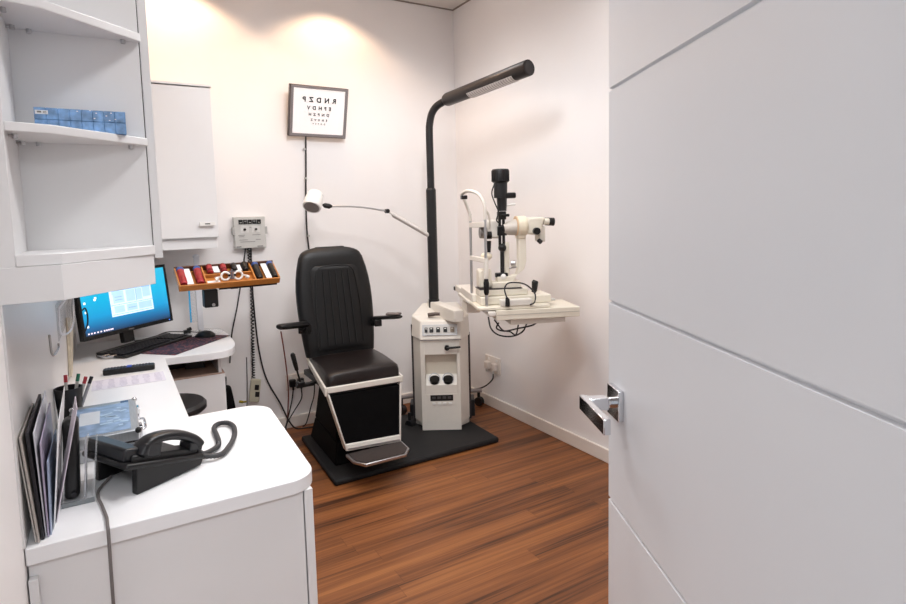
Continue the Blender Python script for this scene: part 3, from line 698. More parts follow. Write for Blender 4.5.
# seat cushion: rounded block
def cushion(b, lo, hi, n=10, crown=.02, e=.12):
    pass
b = B()
ys = [2.868+.50*t for t in [0,.02,.06,.15,.3,.5,.7,.85,.95,1]]
R = []
for i, y in enumerate(ys):
    t = i/(len(ys)-1); cx = 1.147+.044*(y-2.868)/.5; w = .214-.006*(y-2.868)/.5
    e = min(1, (y-2.868)/.03); e2 = min(1,(3.368-y)/.04)
    topz = .550+.025*math.sqrt(max(0,1-(1-e)**2))*1+.012*math.sin(PI*min(1,(y-2.868)/.5))
    if i == 0: topz = .545
    botz = .492
    if i == 0: botz = .5
    prof = []
    ww = w-.012*(1-e)
    for (sx, sz) in ((-1,0),(-1,.55),(-.965,.86),(-.85,.98),(-.5,1.02),(0,1.03),(.5,1.02),(.85,.98),(.965,.86),(1,.55),(1,0)):
        prof.append(Vector((cx+sx*ww, y, botz+(topz-botz)*sz)))
    R.append(prof)
b.rings(R); b.done('seat', seat_lm, ec, smooth=50, bevel=.006)
# white side plates and front rail
for s, (xa, xb) in ((-1,(.926,.990)),(1,(1.358,1.402))):
    t = .012*s
    b = B()
    lo = [(xa,2.855,.468),(xa+t,2.855,.468),(xb+t,3.38,.53),(xb,3.38,.53)]
    hi = [(xa,2.855,.513 if s < 0 else .505),(xa+t,2.855,.513 if s < 0 else .505),(xb+t,3.40,.562),(xb,3.40,.562)]
    b.hexa(lo, hi); b.done('side_plate', ivory, ec, bevel=.002)
b = B(); b.hexa([(.926,2.852,.482),(1.36,2.852,.474),(1.36,2.872,.474),(.926,2.872,.482)],[(.926,2.852,.512),(1.358,2.852,.505),(1.358,2.872,.505),(.926,2.872,.512)]); b.done('front_rail', ivory, ec, bevel=.003)
B().bb((.955,2.875,.46),(1.36,3.37,.491)).done('seat_pan', black_sat, ec, bevel=.003)
# leg rest
def leg(u, v, off=0):   # u across 0..1, v down 0..1
    a = Vector((.928,2.858,.476)).lerp(Vector((1.357,2.858,.466)), u); c = Vector((1.003,2.815,.168)).lerp(Vector((1.322,2.815,.15)), u)
    return a.lerp(c, v)+Vector((0,off,0))
def lq(b, u0, u1, v0, v1, f, t):
    P0 = [leg(u0,v1,f),leg(u1,v1,f),leg(u1,v1,f+t),leg(u0,v1,f+t)]; P1 = [leg(u0,v0,f),leg(u1,v0,f),leg(u1,v0,f+t),leg(u0,v0,f+t)]
    b.hexa(P0,P1); return b
lq(B(),.015,.985,.03,.89,.002,.04).done('leg_rest_pad', vinyl, ec, bevel=.006)
for u0, u1 in ((0,.024),(.976,1)):
    lq(B(),u0,u1,0,1.0,-.006,.05).done('leg_rest_rail', ivory, ec, bevel=.003)
lq(B(),0.02,.98,.885,1.0,-.008,.04).done('leg_rest_base', ivory, ec, bevel=.004)
lq(B(),.03,.97,.95,.975,-.012,.004).done('trim_strip', steel, ec)
fp = [(1.004,2.80),(1.325,2.80),(1.282,2.63),(1.022,2.63)]
fp_o = [(1.004,2.815),(1.325,2.815),(1.345,2.735),(1.272,2.638),(1.072,2.638),(1.0,2.74)]
fp_o = [(.998,2.815),(1.327,2.812),(1.318,2.70),(1.27,2.640),(1.042,2.64),(1.0,2.71)]
b = B().prism(fp_o, .135, .152); b.done('footrest', steel, ec, bevel=.004)
cxm = sum(p[0] for p in fp_o)/6; cym = sum(p[1] for p in fp_o)/6
B().prism([(cxm+(p[0]-cxm)*.93, cym+(p[1]-cym)*.9) for p in fp_o], .1525, .155).done('footrest_tread', M('ribbed tread',(56,48,46),.6,var=.3,scale=20,stretch=(1,30,1)), ec)
# backrest, reclined a little; outline with rounded shoulders
def back_out(v):
    if v < .5: return .215+.022*math.sin(v/.5*PI*.5)
    t = (v-.5)/.5
    return .237-.062*t**2.2
bz0, bz1 = .575, 1.222
def bpt(x, v, d):      # back plane; d = forwards
    z = bz0+(bz1-bz0)*v
    return Vector((1.172-.014*v+x, 3.315+.085*v-d, z))
vs_ = [0,.02,.06,.12,.2,.3,.4,.5,.6,.7,.78,.85,.9,.94,.958,.972,.984,.993,1.0]
R = []
for v in vs_:
    hw = back_out(v)
    if v > .88: 
        q = (v-.88)/.12; hw = hw*max(.5,(1-min(1,q)**4)**.4)
    th = .05*(1 if .06 < v < .92 else (.9 if v in (.06,.94,.92) else (.8 if v < .965 else (.62 if v < .98 else (.5 if v < .99 else .22)))) )
    ring = []
    for k in range(24):
        a = 2*PI*k/24; ca, sa = math.cos(a), math.sin(a)
        ring.append(bpt(math.copysign(abs(ca)**.35,ca)*hw, v, math.copysign(abs(sa)**.55,sa)*th*(1.0 if sa > 0 else .6)))
    R.append(ring)
b = B(); b.rings(R); bk = b.done('backrest', leather, ec, smooth=60)
# raised fluted inner pad with seams
R = []
for v in (.05,.07,.12,.3,.5,.65,.74,.79,.815,.83):
    hw = min(.15, back_out(v)*.68); 
    if v > .78: hw *= 1-.35*((v-.78)/.05)**2*.6
    ring = [bpt(-hw+2*hw*k/12, v, .052+(.009 if .06 < v < .82 else 0)*(math.sin(PI*k/12)**.5)) for k in range(13)]
    ring += [bpt(hw-2*hw*k/12, v, .03) for k in range(13)]
    R.append(ring)
b = B(); b.rings(R); b.done('inner_pad', leather, bk, smooth=60)
b = B()
for x in (-.09,-.045,0,.045,.09):
    b.tube([bpt(x*(1-.15*v), v, .0625) for v in (.1,.3,.5,.65,.78)], .0035, 6)
b.tube(smooth_pts([bpt(-.135,.1,.056),bpt(-.14,.4,.056),bpt(-.125,.7,.057),bpt(-.105,.8,.057),bpt(-.05,.825,.057),bpt(.05,.825,.057),bpt(.105,.8,.057),bpt(.125,.7,.057),bpt(.14,.4,.056),bpt(.135,.1,.056)]),.0045,6)
b.done('stitched_seam', leather, bk)
B().hexa([(1.08,3.36,.5),(1.27,3.36,.5),(1.27,3.38,.5),(1.08,3.38,.5)],[(1.09,3.40,.85),(1.27,3.40,.85),(1.27,3.42,.85),(1.09,3.42,.85)]).done('back_support', black_sat, ec, bevel=.004)
# arm rests
def arm(p_in, p_out, w, tz, lab=None):
    a, c = Vector(p_in), Vector(p_out); d = (c-a).normalized(); nn = Vector((-d.y,d.x,0)).normalized()
    b = B(); R = []
    for t, ww, hh in ((0,.6,.7),(.04,.9,1),(.3,1,1),(.8,1.05,1),(.95,.9,.9),(1,.55,.6)):
        p = a.lerp(c,t); R.append([p+nn*math.cos(q)*w*ww+Vector((0,0,math.sin(q)*tz*hh)) for q in [2*PI*k/16 for k in range(16)]])
    b.rings(R); return b
ar = arm((.955,3.26,.785),(.755,3.1,.818),.033,.018).done('armrest', black_pl, ec)
B().cyl((.975,3.34,.73),(.915,3.23,.775),.02).box((.945,3.27,.755),(.05,.06,.05),rot('Z',40)).done('arm_bracket', black_pl, ar, bevel=.004)
ar2 = arm((1.39,3.30,.766),(1.475,3.08,.795),.026,.012).done('armrest', black_pl, ec)
B().cyl((1.37,3.34,.72),(1.405,3.25,.748),.018).box((1.40,3.26,.742),(.045,.06,.04),rot('Z',-15)).done('arm_bracket', black_pl, ar2, bevel=.004)
arm((1.425,3.17,.806),(1.478,3.09,.812),.024,.009).done('arm_pad', M('worn grey pad',(112,104,102),.4), ar2)
# control lever on the left of the seat
lv = B().cyl((.863,3.12,.485),(.843,3.11,.565),.0055,seg=12).done('control_lever', black_pl, ec)
B().tube([(.843,3.11,.565),(.835,3.107,.6),(.822,3.1,.655),(.818,3.1,.665)],.012,14,rr=[.010,.0125,.0135,.008]).done('lever_grip', black_pl, lv)
B().box((.89,3.13,.468),(.10,.03,.02)).box((.866,3.13,.478),(.04,.04,.026)).box((.955,3.14,.47),(.06,.025,.015)).done('lever_bracket', black_pl, ec, bevel=.003)

# wall sockets
sk = thing('wall_socket', (1.01,BY,.26), 'white wall socket low on the back wall left of the exam chair', 'socket')
B().bb((.945,BY-.01,.255),(1.075,BY-.0005,.36)).done('face_plate', skirt_m, sk, bevel=.003)
for i in range(2): B().bb((.97+i*.055,BY-.013,.335),(.985+i*.055,BY-.01,.352)).done('rocker', shade_w, sk, bevel=.001)
for x, lab in ((.985,'black plug in the left side of the back wall socket'),(1.04,'black plug in the right side of the back wall socket')):
    q = thing('power_plug', (x,BY-.03,.29), lab, 'plug', 'plugs in the wall socket')
    B().box((x,BY-.0255,.305),(.042,.03,.05)).done('plug_body', black_pl, q, bevel=.006)
    B().cyl((x,BY-.035,.285),(x,BY-.035,.262),.007,seg=12).done('cord_grip', black_pl, q)
for nm, P, m_, lab in (('flex_cable',[(.985,3.745,.262),(.972,3.745,.19),(.945,3.74,.1),(.915,3.73,.02)],cable_k,'black cable from the left plug of the back wall socket'),
                   ('flex_cable',[(1.04,3.745,.262),(1.035,3.74,.195),(.98,3.735,.12),(.93,3.73,.05),(.91,3.70,.012)],cable_k,'black cable from the right plug dropping to the floor'),
                   ('flex_cable',[(1.137,3.75,.44),(1.128,3.75,.22),(1.10,3.745,.13),(1.06,3.73,.03),(1.03,3.72,.008)],cable_k,'thin black cable behind the exam chair beside the socket'),
                   ('flex_cable',[(.93,3.77,.66),(.945,3.765,.5),(.955,3.765,.36),(.952,3.745,.25),(.945,3.745,.15),(.935,3.74,.06)],cable_r,'red-brown cable beside the chair control lever')):
    tag(B().tube(smooth_pts(P),.0042,8).done(nm, m_), lab, 'cable')
s2 = thing('wall_socket', (RX,3.33,.27), 'white double wall socket on the right wall beside the instrument stand', 'socket')
B().bb((RX-.01,3.24,.255),(RX-.0005,3.425,.375)).done('face_plate', skirt_m, s2, bevel=.003)
for y in (3.28,3.38): B().bb((RX-.013,y-.008,.345),(RX-.01,y+.008,.362)).done('rocker', shade_w, s2, bevel=.001)
for y, lab in ((3.29,'white plug in the near half of the right wall socket'),(3.375,'white plug in the far half of the right wall socket')):
    q = thing('power_plug', (RX-.03,y,.29), lab, 'plug', 'plugs in the wall socket')
    B().box((RX-.026,y,.308),(.03,.05,.052)).done('plug_body', M('white plug',(222,212,204),.4), q, bevel=.006)
    B().cyl((RX-.035,y,.283),(RX-.035,y,.262),.007,seg=12).done('cord_grip', grey_pl, q)
tag(B().tube(smooth_pts([(RX-.035,3.29,.262),(RX-.035,3.30,.22),(RX-.035,3.39,.15),(RX-.05,3.5,.10),(RX-.12,3.6,.09),(RX-.25,3.66,.09)]),.005,8).done('mains_lead', cable_k), 'black mains lead curving from the right wall socket to the stand', 'cable')

# ------------------------------------------------------------------ instrument stand (console, pole and lamp)
isd = thing('instrument_stand', (1.742,3.08,.035), 'white instrument console with a black lamp pole, on the rubber mat', 'instrument stand', rz=math.radians(-30.33))
IM = WM[isd.name]
def L_(name, mat, parent, fn, **k):
    b = B(); fn(b); return b.done(name, mat, parent, local=True, **k)
# column body, hexagonal plan, with recess
hexp = [(-.12,0),(.12,0),(.19,.13),(.19,.32),(.11,.38),(-.11,.38),(-.19,.32),(-.19,.13)]
rec = B()
rec.bb((-.127,.0,.002),(-.10,.03,.60)); rec.bb((.10,.0,.002),(.121,.03,.60)); rec.bb((-.10,.0,.002),(.10,.03,.235)); rec.bb((-.10,.0,.49),(.10,.03,.60))
rec.done('front_panel', ivory, isd, local=True, bevel=.001)
L_('column', ivory, isd, lambda b: b.prism([(-.119,.07),(.119,.07),(.175,.13),(.175,.32),(.11,.37),(-.11,.37),(-.175,.32),(-.175,.13)], .0, .60), bevel=.004)
L_('side_panel', ivory, isd, lambda b: b.prism([(-.121,.003),(-.112,.016),(-.170,.125),(-.178,.12)], .04, .60), bevel=.001)
L_('side_panel', ivory, isd, lambda b: b.prism([(.121,.003),(.178,.12),(.170,.125),(.112,.016)], .04, .60), bevel=.001)
L_('edge_trim', frame_d, isd, lambda b: b.bb((-.19,.125,.03),(-.176,.15,.66)).bb((.176,.125,.03),(.19,.15,.60)), bevel=.001)
well = L_('recess_back', cream, isd, lambda b: b.bb((-.10,.058,.245),(.10,.069,.49)), bevel=.001)
L_('well_ledge', ivory, isd, lambda b: b.hexa([(-.099,.003,.236),(.099,.003,.236),(.099,.058,.236),(-.099,.058,.236)],[(-.099,.003,.292),(.099,.003,.292),(.099,.058,.35),(-.099,.058,.35)]), bevel=.001)
for s in (-1,1):
    L_('instrument_well', black_pl, isd, lambda b: b.tube([(s*.043,.022,.328),(s*.043,.030,.312)], .033, 24))
    L_('well_rim', steel, isd, lambda b: b.tube([Vector((s*.043,.0205,.330))+Vector((.034*math.cos(a),.034*math.sin(a)*.45,.034*math.sin(a)*.9)) for a in [2*PI*k/24 for k in range(25)]], .003, 6))
L_('socket_strip', black_pl, isd, lambda b: b.bb((-.072,-.002,.192),(.072,.001,.230)), bevel=.001)
for i in range(4): L_('switch', M('switch grey',(70,70,72),.4), isd, lambda b: b.box((-.05+i*.033,-.004,.213),(.022,.005,.014)), bevel=.001)
for i in range(4): L_('push_button', shade_w, isd, lambda b: b.box((-.05+i*.034,-.004,.176),(.019,.008,.013)), bevel=.001)
# top with sloping control fascia
def topf(b):
    b.hexa([(-.128,-.012,.585),(.133,-.012,.585),(.19,.13,.585),(-.19,.13,.585)],[(-.122,.03,.70),(.126,.03,.70),(.185,.14,.72),(-.185,.14,.72)])
    b.hexa([(-.19,.13,.585),(.19,.13,.585),(.13,.38,.585),(-.13,.38,.585)],[(-.185,.14,.72),(.185,.14,.72),(.12,.36,.765),(-.12,.36,.765)])
L_('top_housing', ivory, isd, topf, bevel=.008, seg=3)
Rf = rot('X', -20)
fo = Vector((-.002,.007,.645))
def fbx(b, c, d): b.box(fo+Rf @ Vector(c), d, Rf); return b
L_('control_plate', steel, isd, lambda b: fbx(b,(0,-.003,0),(.218,.006,.068)), bevel=.001)
L_('control_label', grey_pl, isd, lambda b: fbx(b,(0,-.0065,0),(.2,.001,.056)), bevel=0)
for i, x in enumerate((-.085,-.052,-.01,.035,.078)):
    sw = L_('control_switch', black_pl if i != 4 else M('cream switch',(140,128,112),.4), isd, lambda b: fbx(b,(x,-.01,0),(.024 if i else .018,.008,.03)), bevel=.002)
    L_('switch_mark', shade_w, sw, lambda b: fbx(b,(x,-.0145,.007),(.012,.001,.004)))
L_('drawer_line', frame_g, isd, lambda b: b.bb((-.125,-.0135,.583),(.13,-.011,.587)))
# clamp lever on the front
L_('locking_lever', black_pl, isd, lambda b: b.cyl((.04,.0,.535),(.04,-.022,.535),.016).tube([(.04,-.018,.535),(.09,-.022,.538),(.125,-.024,.541)],.007,12,rr=[.008,.007,.006]))
# tools lying on the top
L_('tool_rest', M('bronze handle',(84,74,68),.35,.4), isd, lambda b: b.tube([(-.075,.08,.728),(-.03,.075,.735),(.0,.07,.735)],.012,14,rr=[.014,.012,.010]))
# pole
PX_, PYL = -.04, .28
P0 = IM @ Vector((PX_,PYL,.74))
pole = B().cyl((P0.x,P0.y,.78),(P0.x,P0.y,1.563),.033,seg=24).done('pole', black_sat, isd)
B().cyl((P0.x,P0.y,1.56),(P0.x,P0.y,1.575),.034,.026,seg=24).done('collar', black_sat, pole)
P0v = Vector((P0.x,P0.y,0))
hd0 = Vector((1.918,3.235,2.128)); hd1 = Vector((2.005,2.50,2.175))
hdir = (hd1-hd0).normalized()
tube_pts = [P0v+Vector((0,0,1.57)),P0v+Vector((0,0,1.75)),P0v+Vector((0,0,1.93))]+[P0v+Vector((.002,-.004,1.99)),P0v+Vector((.012,-.02,2.055)),P0v+Vector((.035,-.055,2.10)),hd0+hdir*.03]
B().tube(smooth_pts(tube_pts),.024,18).done('bent_tube', black_sat, isd)
lh = B().tube([hd0-hdir*.0, hd0+hdir*.02, hd1-hdir*.01, hd1],.043,28,rr=[.036,.042,.044,.043]).done('lamp_head', lamp_m, isd)
B().tube([hd1, hd1+hdir*.002],.028,28,rr=[.039,.039]).done('end_cap', M('end cap',(30,24,24),.5), lh)
dq = B(); sd = hdir.cross(Vector((0,0,1))).normalized(); up_ = sd.cross(hdir)
A0, A1 = hd0+hdir*.25, hd1-hdir*.1
R = []
for p in (A0,A1): R.append([p+(sd*math.cos(a)+up_*math.sin(a))*.0452 for a in [math.radians(195+ (330-195)*k/10) for k in range(11)]]+[p-up_*.0])
dq.rings(R); dq.done('louvre', diffuser, lh)
lv_ = B()
for k in range(20):
    p = A0.lerp(A1,(k+.5)/20)
    lv_.tube([p+(sd*math.cos(a)+up_*math.sin(a))*.0456 for a in [math.radians(198+(327-198)*j/8) for j in range(9)]],.0018,5)
lv_.done('louvre_slats', frame_g, lh)
# swing arm to the table
arm_b = B()
c0 = P0v+Vector((0,0,.775))
c1 = Vector((1.80,2.94,.775))
d_ = (c1-c0); d_.z = 0; dl_ = d_.length; d_.normalize(); s_ = Vector((-d_.y,d_.x,0))
def ab(t, s, z): return c0+d_*t+s_*s+Vector((0,0,z))
arm_b.hexa([ab(-.05,-.032,-.06),ab(dl_,-.032,-.03),ab(dl_,.032,-.03),ab(-.05,.032,-.06)],[ab(-.05,-.032,.048),ab(dl_,-.032,.043),ab(dl_,.032,.043),ab(-.05,.032,.048)])
arm_b.done('swing_arm', ivory, isd, bevel=.006)
B().cyl((c0.x,c0.y,.745),(c0.x,c0.y,.835),.036,seg=24).done('arm_bearing', black_sat, isd)
# wheeled base showing behind the console
bar = B()
bar.cyl((2.265,3.41,.115),(1.95,3.55,.115),.014,seg=12).cyl((1.95,3.55,.115),(1.70,3.60,.115),.014,seg=12)
bar.done('base_leg', frame_g, isd)
for (x, y) in ((2.25,3.43),(1.70,3.585),(2.02,3.24),(1.615,3.29)):
    ca = B().cyl((x-.016,y-.014,.033),(x+.016,y-.002,.033),.0325,seg=20)
    ca.done('castor_wheel', black_sat, isd)
    B().cyl((x,y,.06),(x,y,.115),.011,seg=12).done('castor_stem', black_sat, isd)
L_('side_box', black_sat, isd, lambda b: b.bb((.18,.16,.03),(.215,.28,.14)), bevel=.004)
L_('side_box', black_sat, isd, lambda b: b.bb((-.215,.16,.04),(-.18,.28,.12)), bevel=.004)

# ------------------------------------------------------------------ small spot lamp on jointed arm
spt = thing('spot_lamp', (P0.x-.02,P0.y,1.25), 'white spotlight on a jointed arm clamped to the black pole', 'lamp')
A = Vector((P0.x-.02,3.34,1.262)); Bm = Vector((1.553,3.40,1.43)); Cm = Vector((1.19,3.46,1.468)); Hd = Vector((1.095,3.47,1.505))
B().cyl((P0.x,P0.y,1.22),(P0.x,P0.y,1.29),.031,seg=24).done('pole_clamp', black_sat, spt)
dv = (Bm-A).normalized(); M1 = A.lerp(Bm,.88)
B().tube([A,M1],.012,12).tube([M1,Bm],.006,10).done('lower_arm', M('pale grey arm',(214,210,206),.35), spt)
off_ = Vector((0,0,-.014)); B().tube([A+off_,M1+off_],.004,8).done('tension_rod', steel, spt)
B().cyl(Bm+Vector((0,-.016,0)),Bm+Vector((0,.014,0)),.014,seg=18).done('elbow', black_pl, spt)
mid = Bm.lerp(Cm,.5)+Vector((0,0,.012))
B().tube(smooth_pts([Bm,mid,Cm]),.0055,10).done('upper_arm', steel, spt)
B().tube([Cm+Vector((.02,0,0)),Cm,Cm+Vector((-.03,0,.006)),Cm+Vector((-.042,0,.01))],.012,14,rr=[.006,.016,.015,.006]).done('swivel', black_pl, spt)
ax_ = Vector((-.42,-.48,-.77)).normalized()
q_ = Hd+Vector((.0,0,.0))
B().tube([q_-ax_*.055,q_-ax_*.05,q_+ax_*.0,q_+ax_*.045,q_+ax_*.055],.04,26,rr=[.036,.049,.055,.057,.054]).done('lamp_shade', shade_w, spt)
B().tube([q_+ax_*.0552,q_+ax_*.0565],.036,24,rr=[.047,.046]).done('bulb_face', M('dull reflector',(140,132,128),.3,.6), spt)
B().ball(Hd+Vector((.045,-.01,.03)),.01).done('knob', black_pl, spt)

# ------------------------------------------------------------------ slit lamp table and slit lamp
e1 = Vector((.92916,-.36967,0)); e2 = Vector((.36967,.92916,0)); Q = Vector((1.676,2.409,0)); rzs = math.atan2(e1.y,e1.x)
itb = thing('instrument_table', (Q.x,Q.y,.815), 'cream swing-out table top carrying the slit lamp by the right wall', 'table', rz=rzs)
zt = .9-.815
L_('table_top', cream, itb, lambda b: b.prism(rrect(.021,.0,.472,.27,.006), zt-.052, zt), bevel=.003)
L_('edge_band', M('greyish edge band',(196,190,178),.4), itb, lambda b: b.bb((.023,-.0015,zt-.026),(.466,-.0005,zt-.022)).bb((.4715,.004,zt-.028),(.4728,.26,zt-.024)))
L_('under_tray', ivory, itb, lambda b: b.bb((.10,.02,zt-.082),(.40,.23,zt-.0525)), bevel=.003)
L_('side_rail', ivory, itb, lambda b: b.bb((-.022,.0,zt-.03),(.02,.86,zt-.004)), bevel=.006)
L_('rail_rod', shade_w, itb, lambda b: b.cyl((-.03,.03,zt-.002),(-.03,.90,zt-.002),.011,seg=14))
L_('rear_bracket', ivory, itb, lambda b: b.bb((-.05,.45,zt-.085),(.03,.62,zt-.03)), bevel=.004)
L_('dark_stop', black_pl, itb, lambda b: b.bb((-.055,.86,zt-.004),(.05,.895,zt+.02)).bb((.04,.72,zt+.004),(.06,.88,zt+.018)), bevel=.003)
L_('end_block', ivory, itb, lambda b: b.bb((-.05,.62,zt-.004),(.06,.85,zt+.035)), bevel=.004)
cbm = M('cable loop', (30,30,34), .5)
def Wq(a, bq, z): return Q+e1*a+e2*bq+Vector((0,0,z))
B().tube(smooth_pts([Wq(.0,.1,.85),Wq(.0,.04,.80),Wq(.04,.03,.765),Wq(.11,.03,.755),Wq(.17,.04,.775),Wq(.2,.06,.815)]),.0042,8).done('loose_cable', cbm, itb)
B().tube(smooth_pts([Wq(.05,.08,.82),Wq(.03,.04,.80),Wq(.07,.03,.785),Wq(.14,.03,.795),Wq(.22,.04,.805),Wq(.26,.06,.82)]),.0042,8).done('loose_cable', cbm, itb)
B().tube(smooth_pts([Wq(.02,.05,.845),Wq(.06,.04,.79),Wq(.1,.03,.78),Wq(.13,.03,.762),Wq(.15,.05,.81)]),.004,8).done('loose_cable', cbm, itb)

sll = thing('slit_lamp', (Q.x,Q.y,.9), 'cream slit lamp microscope with chin rest on the swing-out table', 'slit lamp', rz=rzs)
# local: a = x along patient->examiner, b = y across, z up from table top
cb0 = .14
SH = -.016
def S(name, mat, fn, par=None, shift=SH, **k):
    b = B(); fn(b); bmesh.ops.translate(b.bm, verts=b.bm.verts[:], vec=(shift,0,.006 if shift < -.03 else 0))
    return b.done(name, mat, par or sll, local=True, **k)
SH = 0
def S0(name, mat, fn, par=None, shift=0, **k):
    b = B(); fn(b); bmesh.ops.translate(b.bm, verts=b.bm.verts[:], vec=(shift,0,.006 if shift < -.03 else 0))
    return b.done(name, mat, par or sll, local=True, **k)
SH = -.034
def S1(name, mat, fn, par=None, shift=SH, **k):
    b = B(); fn(b); bmesh.ops.translate(b.bm, verts=b.bm.verts[:], vec=(shift,0,.006 if shift < -.03 else 0))
    return b.done(name, mat, par or sll, local=True, **k)
S('base_plate', cream, lambda b: b.bb((-.055,.012,.001),(.33,.255,.018)), bevel=.004)
S('power_box', ivory, lambda b: b.bb((.065,.008,.0185),(.232,.06,.052)), bevel=.004)
S('sledge', cream, lambda b: b.bb((-.03,.07,.019),(.355,.25,.062)), bevel=.006)
S('rack_cover', ivory, lambda b: b.bb((-.05,.20,.019),(.02,.55,.06)).bb((-.06,.26,.0),(.05,.6,.018)), bevel=.004)
S('focus_base', cream, lambda b: b.bb((-.03,.085,.063),(.233,.205,.10)).bb((.04,.1,.1),(.2,.19,.135)), bevel=.006)
S('shadow_line', frame_d, lambda b: b.bb((-.0305,.0845,.0995),(.2,.2055,.103)))
# chin rest posts
def post(nm, y, x0):
    S0('post', steel, lambda b: b.cyl((x0,y,.005),(x0,y,.50),.0075,seg=14))
post('far', .262, -.055); post('near', .045, -.02)
S0('post_sleeve', ivory, lambda b: b.cyl((-.02,.045,.165),(-.02,.045,.27),.013,seg=16))
S0('post_grip', black_pl, lambda b: b.tube([(-.02,.045,.078),(-.02,.045,.09),(-.02,.045,.14),(-.02,.045,.162)],.012,16,rr=[.009,.014,.015,.011]))
S0('forehead_arch', ivory, lambda b: b.tube(smooth_pts([(-.055,.262,.46),(-.058,.262,.50),(-.085,.262,.575),(-.105,.235,.605),(-.085,.15,.622),(-.045,.075,.6),(-.022,.045,.54),(-.02,.045,.47)]),.009,14))
S0('forehead_strap', black_pl, lambda b: b.box((-.098,.21,.59),(.03,.05,.02)), bevel=.003)
S0('cross_bar', ivory, lambda b: b.hexa([(-.064,.26,.425),(-.03,.04,.43),(-.01,.04,.43),(-.046,.264,.425)],[(-.064,.26,.452),(-.03,.04,.46),(-.01,.04,.46),(-.046,.264,.452)]), bevel=.003)
S0('chin_bar', ivory, lambda b: b.hexa([(-.064,.26,.245),(-.03,.04,.245),(-.01,.04,.245),(-.046,.264,.245)],[(-.064,.26,.27),(-.03,.04,.27),(-.01,.04,.27),(-.046,.264,.27)]), bevel=.003)
S0('chin_cup', cream2, lambda b: b.ball((.0,.12,.275),.03,(1,1.2,.7)))
S0('fixation_arm', ivory, lambda b: b.tube(smooth_pts([(-.02,.045,.52),(.0,.06,.50),(.012,.07,.45),(.012,.08,.42)]),.006,10))
# tower: illumination column
TX = .122
S1('tower_head', black_pl, lambda b: b.tube([(TX,cb0,.655),(TX,cb0,.66),(TX,cb0,.72),(TX,cb0,.726)],.044,28,rr=[.036,.045,.046,.042]))
S1('head_ribs', M('rib black',(14,14,15),.5), lambda b: [b.box((TX+.0455*math.cos(a),cb0+.0455*math.sin(a),.69),(.004,.004,.055),rot('Z',math.degrees(a))) for a in [2*PI*k/24 for k in range(24)]] and b)
S1('lamp_body', black_sat, lambda b: b.cyl((TX,cb0,.575),(TX,cb0,.657),.036,seg=26))
S1('slit_dial', black_pl, lambda b: b.bb((TX-.01,cb0-.03,.572),(TX+.078,cb0+.03,.602)), bevel=.008)
S1('lamp_neck', black_sat, lambda b: b.tube([(TX+.006,cb0,.505),(TX+.006,cb0,.575)],.028,22,rr=[.024,.028]))
S1('filter_lever', shade_w, lambda b: b.cyl((TX+.03,cb0-.01,.535),(TX+.075,cb0-.015,.54),.006,seg=12))
S1('slit_unit', black_pl, lambda b: b.bb((TX-.018,cb0-.022,.46),(TX+.024,cb0+.022,.504)).bb((TX-.006,cb0-.03,.475),(TX+.04,cb0-.02,.49)), bevel=.004)
S1('twin_rod', black_sat, lambda b: b.cyl((TX-.008,cb0,.30),(TX-.008,cb0,.46),.008,seg=12).cyl((TX+.013,cb0,.30),(TX+.013,cb0,.46),.008,seg=12).cyl((TX+.003,cb0,.16),(TX+.003,cb0,.30),.011,seg=14))
S1('rod_joint', black_pl, lambda b: b.ball((TX+.003,cb0-.005,.31),.022))
S1('rod_bracket', black_pl, lambda b: b.box((TX+.003,cb0,.40),(.05,.03,.05)), bevel=.004)
S1('knob', shade_w, lambda b: b.ball((TX+.003,cb0-.02,.155),.016))
S1('tilt_clamp', black_pl, lambda b: b.bb((TX-.035,cb0-.02,.15),(TX+.03,cb0+.02,.175)), bevel=.005)
S1('lamp_wire', cable_k, lambda b: b.tube(smooth_pts([(TX-.04,cb0-.03,.65),(TX-.055,cb0-.03,.60),(TX-.04,cb0-.03,.55),(TX-.018,cb0-.02,.50),(TX-.03,cb0-.02,.46),(TX-.012,cb0-.01,.44)]),.0035,8))
S1('mirror_arm', ivory, lambda b: b.bb((.04,cb0+.0,.36),(.115,cb0+.05,.46)), bevel=.01)
S1('mirror_disc', M('dull mirror metal',(130,126,122),.3,.6), lambda b: b.tube([(.0,cb0-.02,.395),(.035,cb0-.02,.395)],.034,22,rr=[.03,.034]))
S1('mirror_knob', black_pl, lambda b: b.cyl((.03,cb0-.03,.38),(.06,cb0-.03,.38),.02,seg=18).cyl((.045,cb0-.035,.29),(.045,cb0-.035,.35),.009,.013,seg=14))
S1('tower_foot', cream, lambda b: b.bb((.135,cb0-.005,.135),(.165,cb0+.04,.34)), bevel=.008)
S1('scale_knob', steel, lambda b: b.cyl((.17,cb0-.02,.225),(.19,cb0-.03,.225),.016,seg=16).cyl((.16,cb0-.01,.20),(.2,cb0-.015,.205),.005,seg=8))
S1('centre_pillar', cream, lambda b: b.bb((-.01,cb0-.03,.10),(.06,cb0+.05,.2)), bevel=.01)
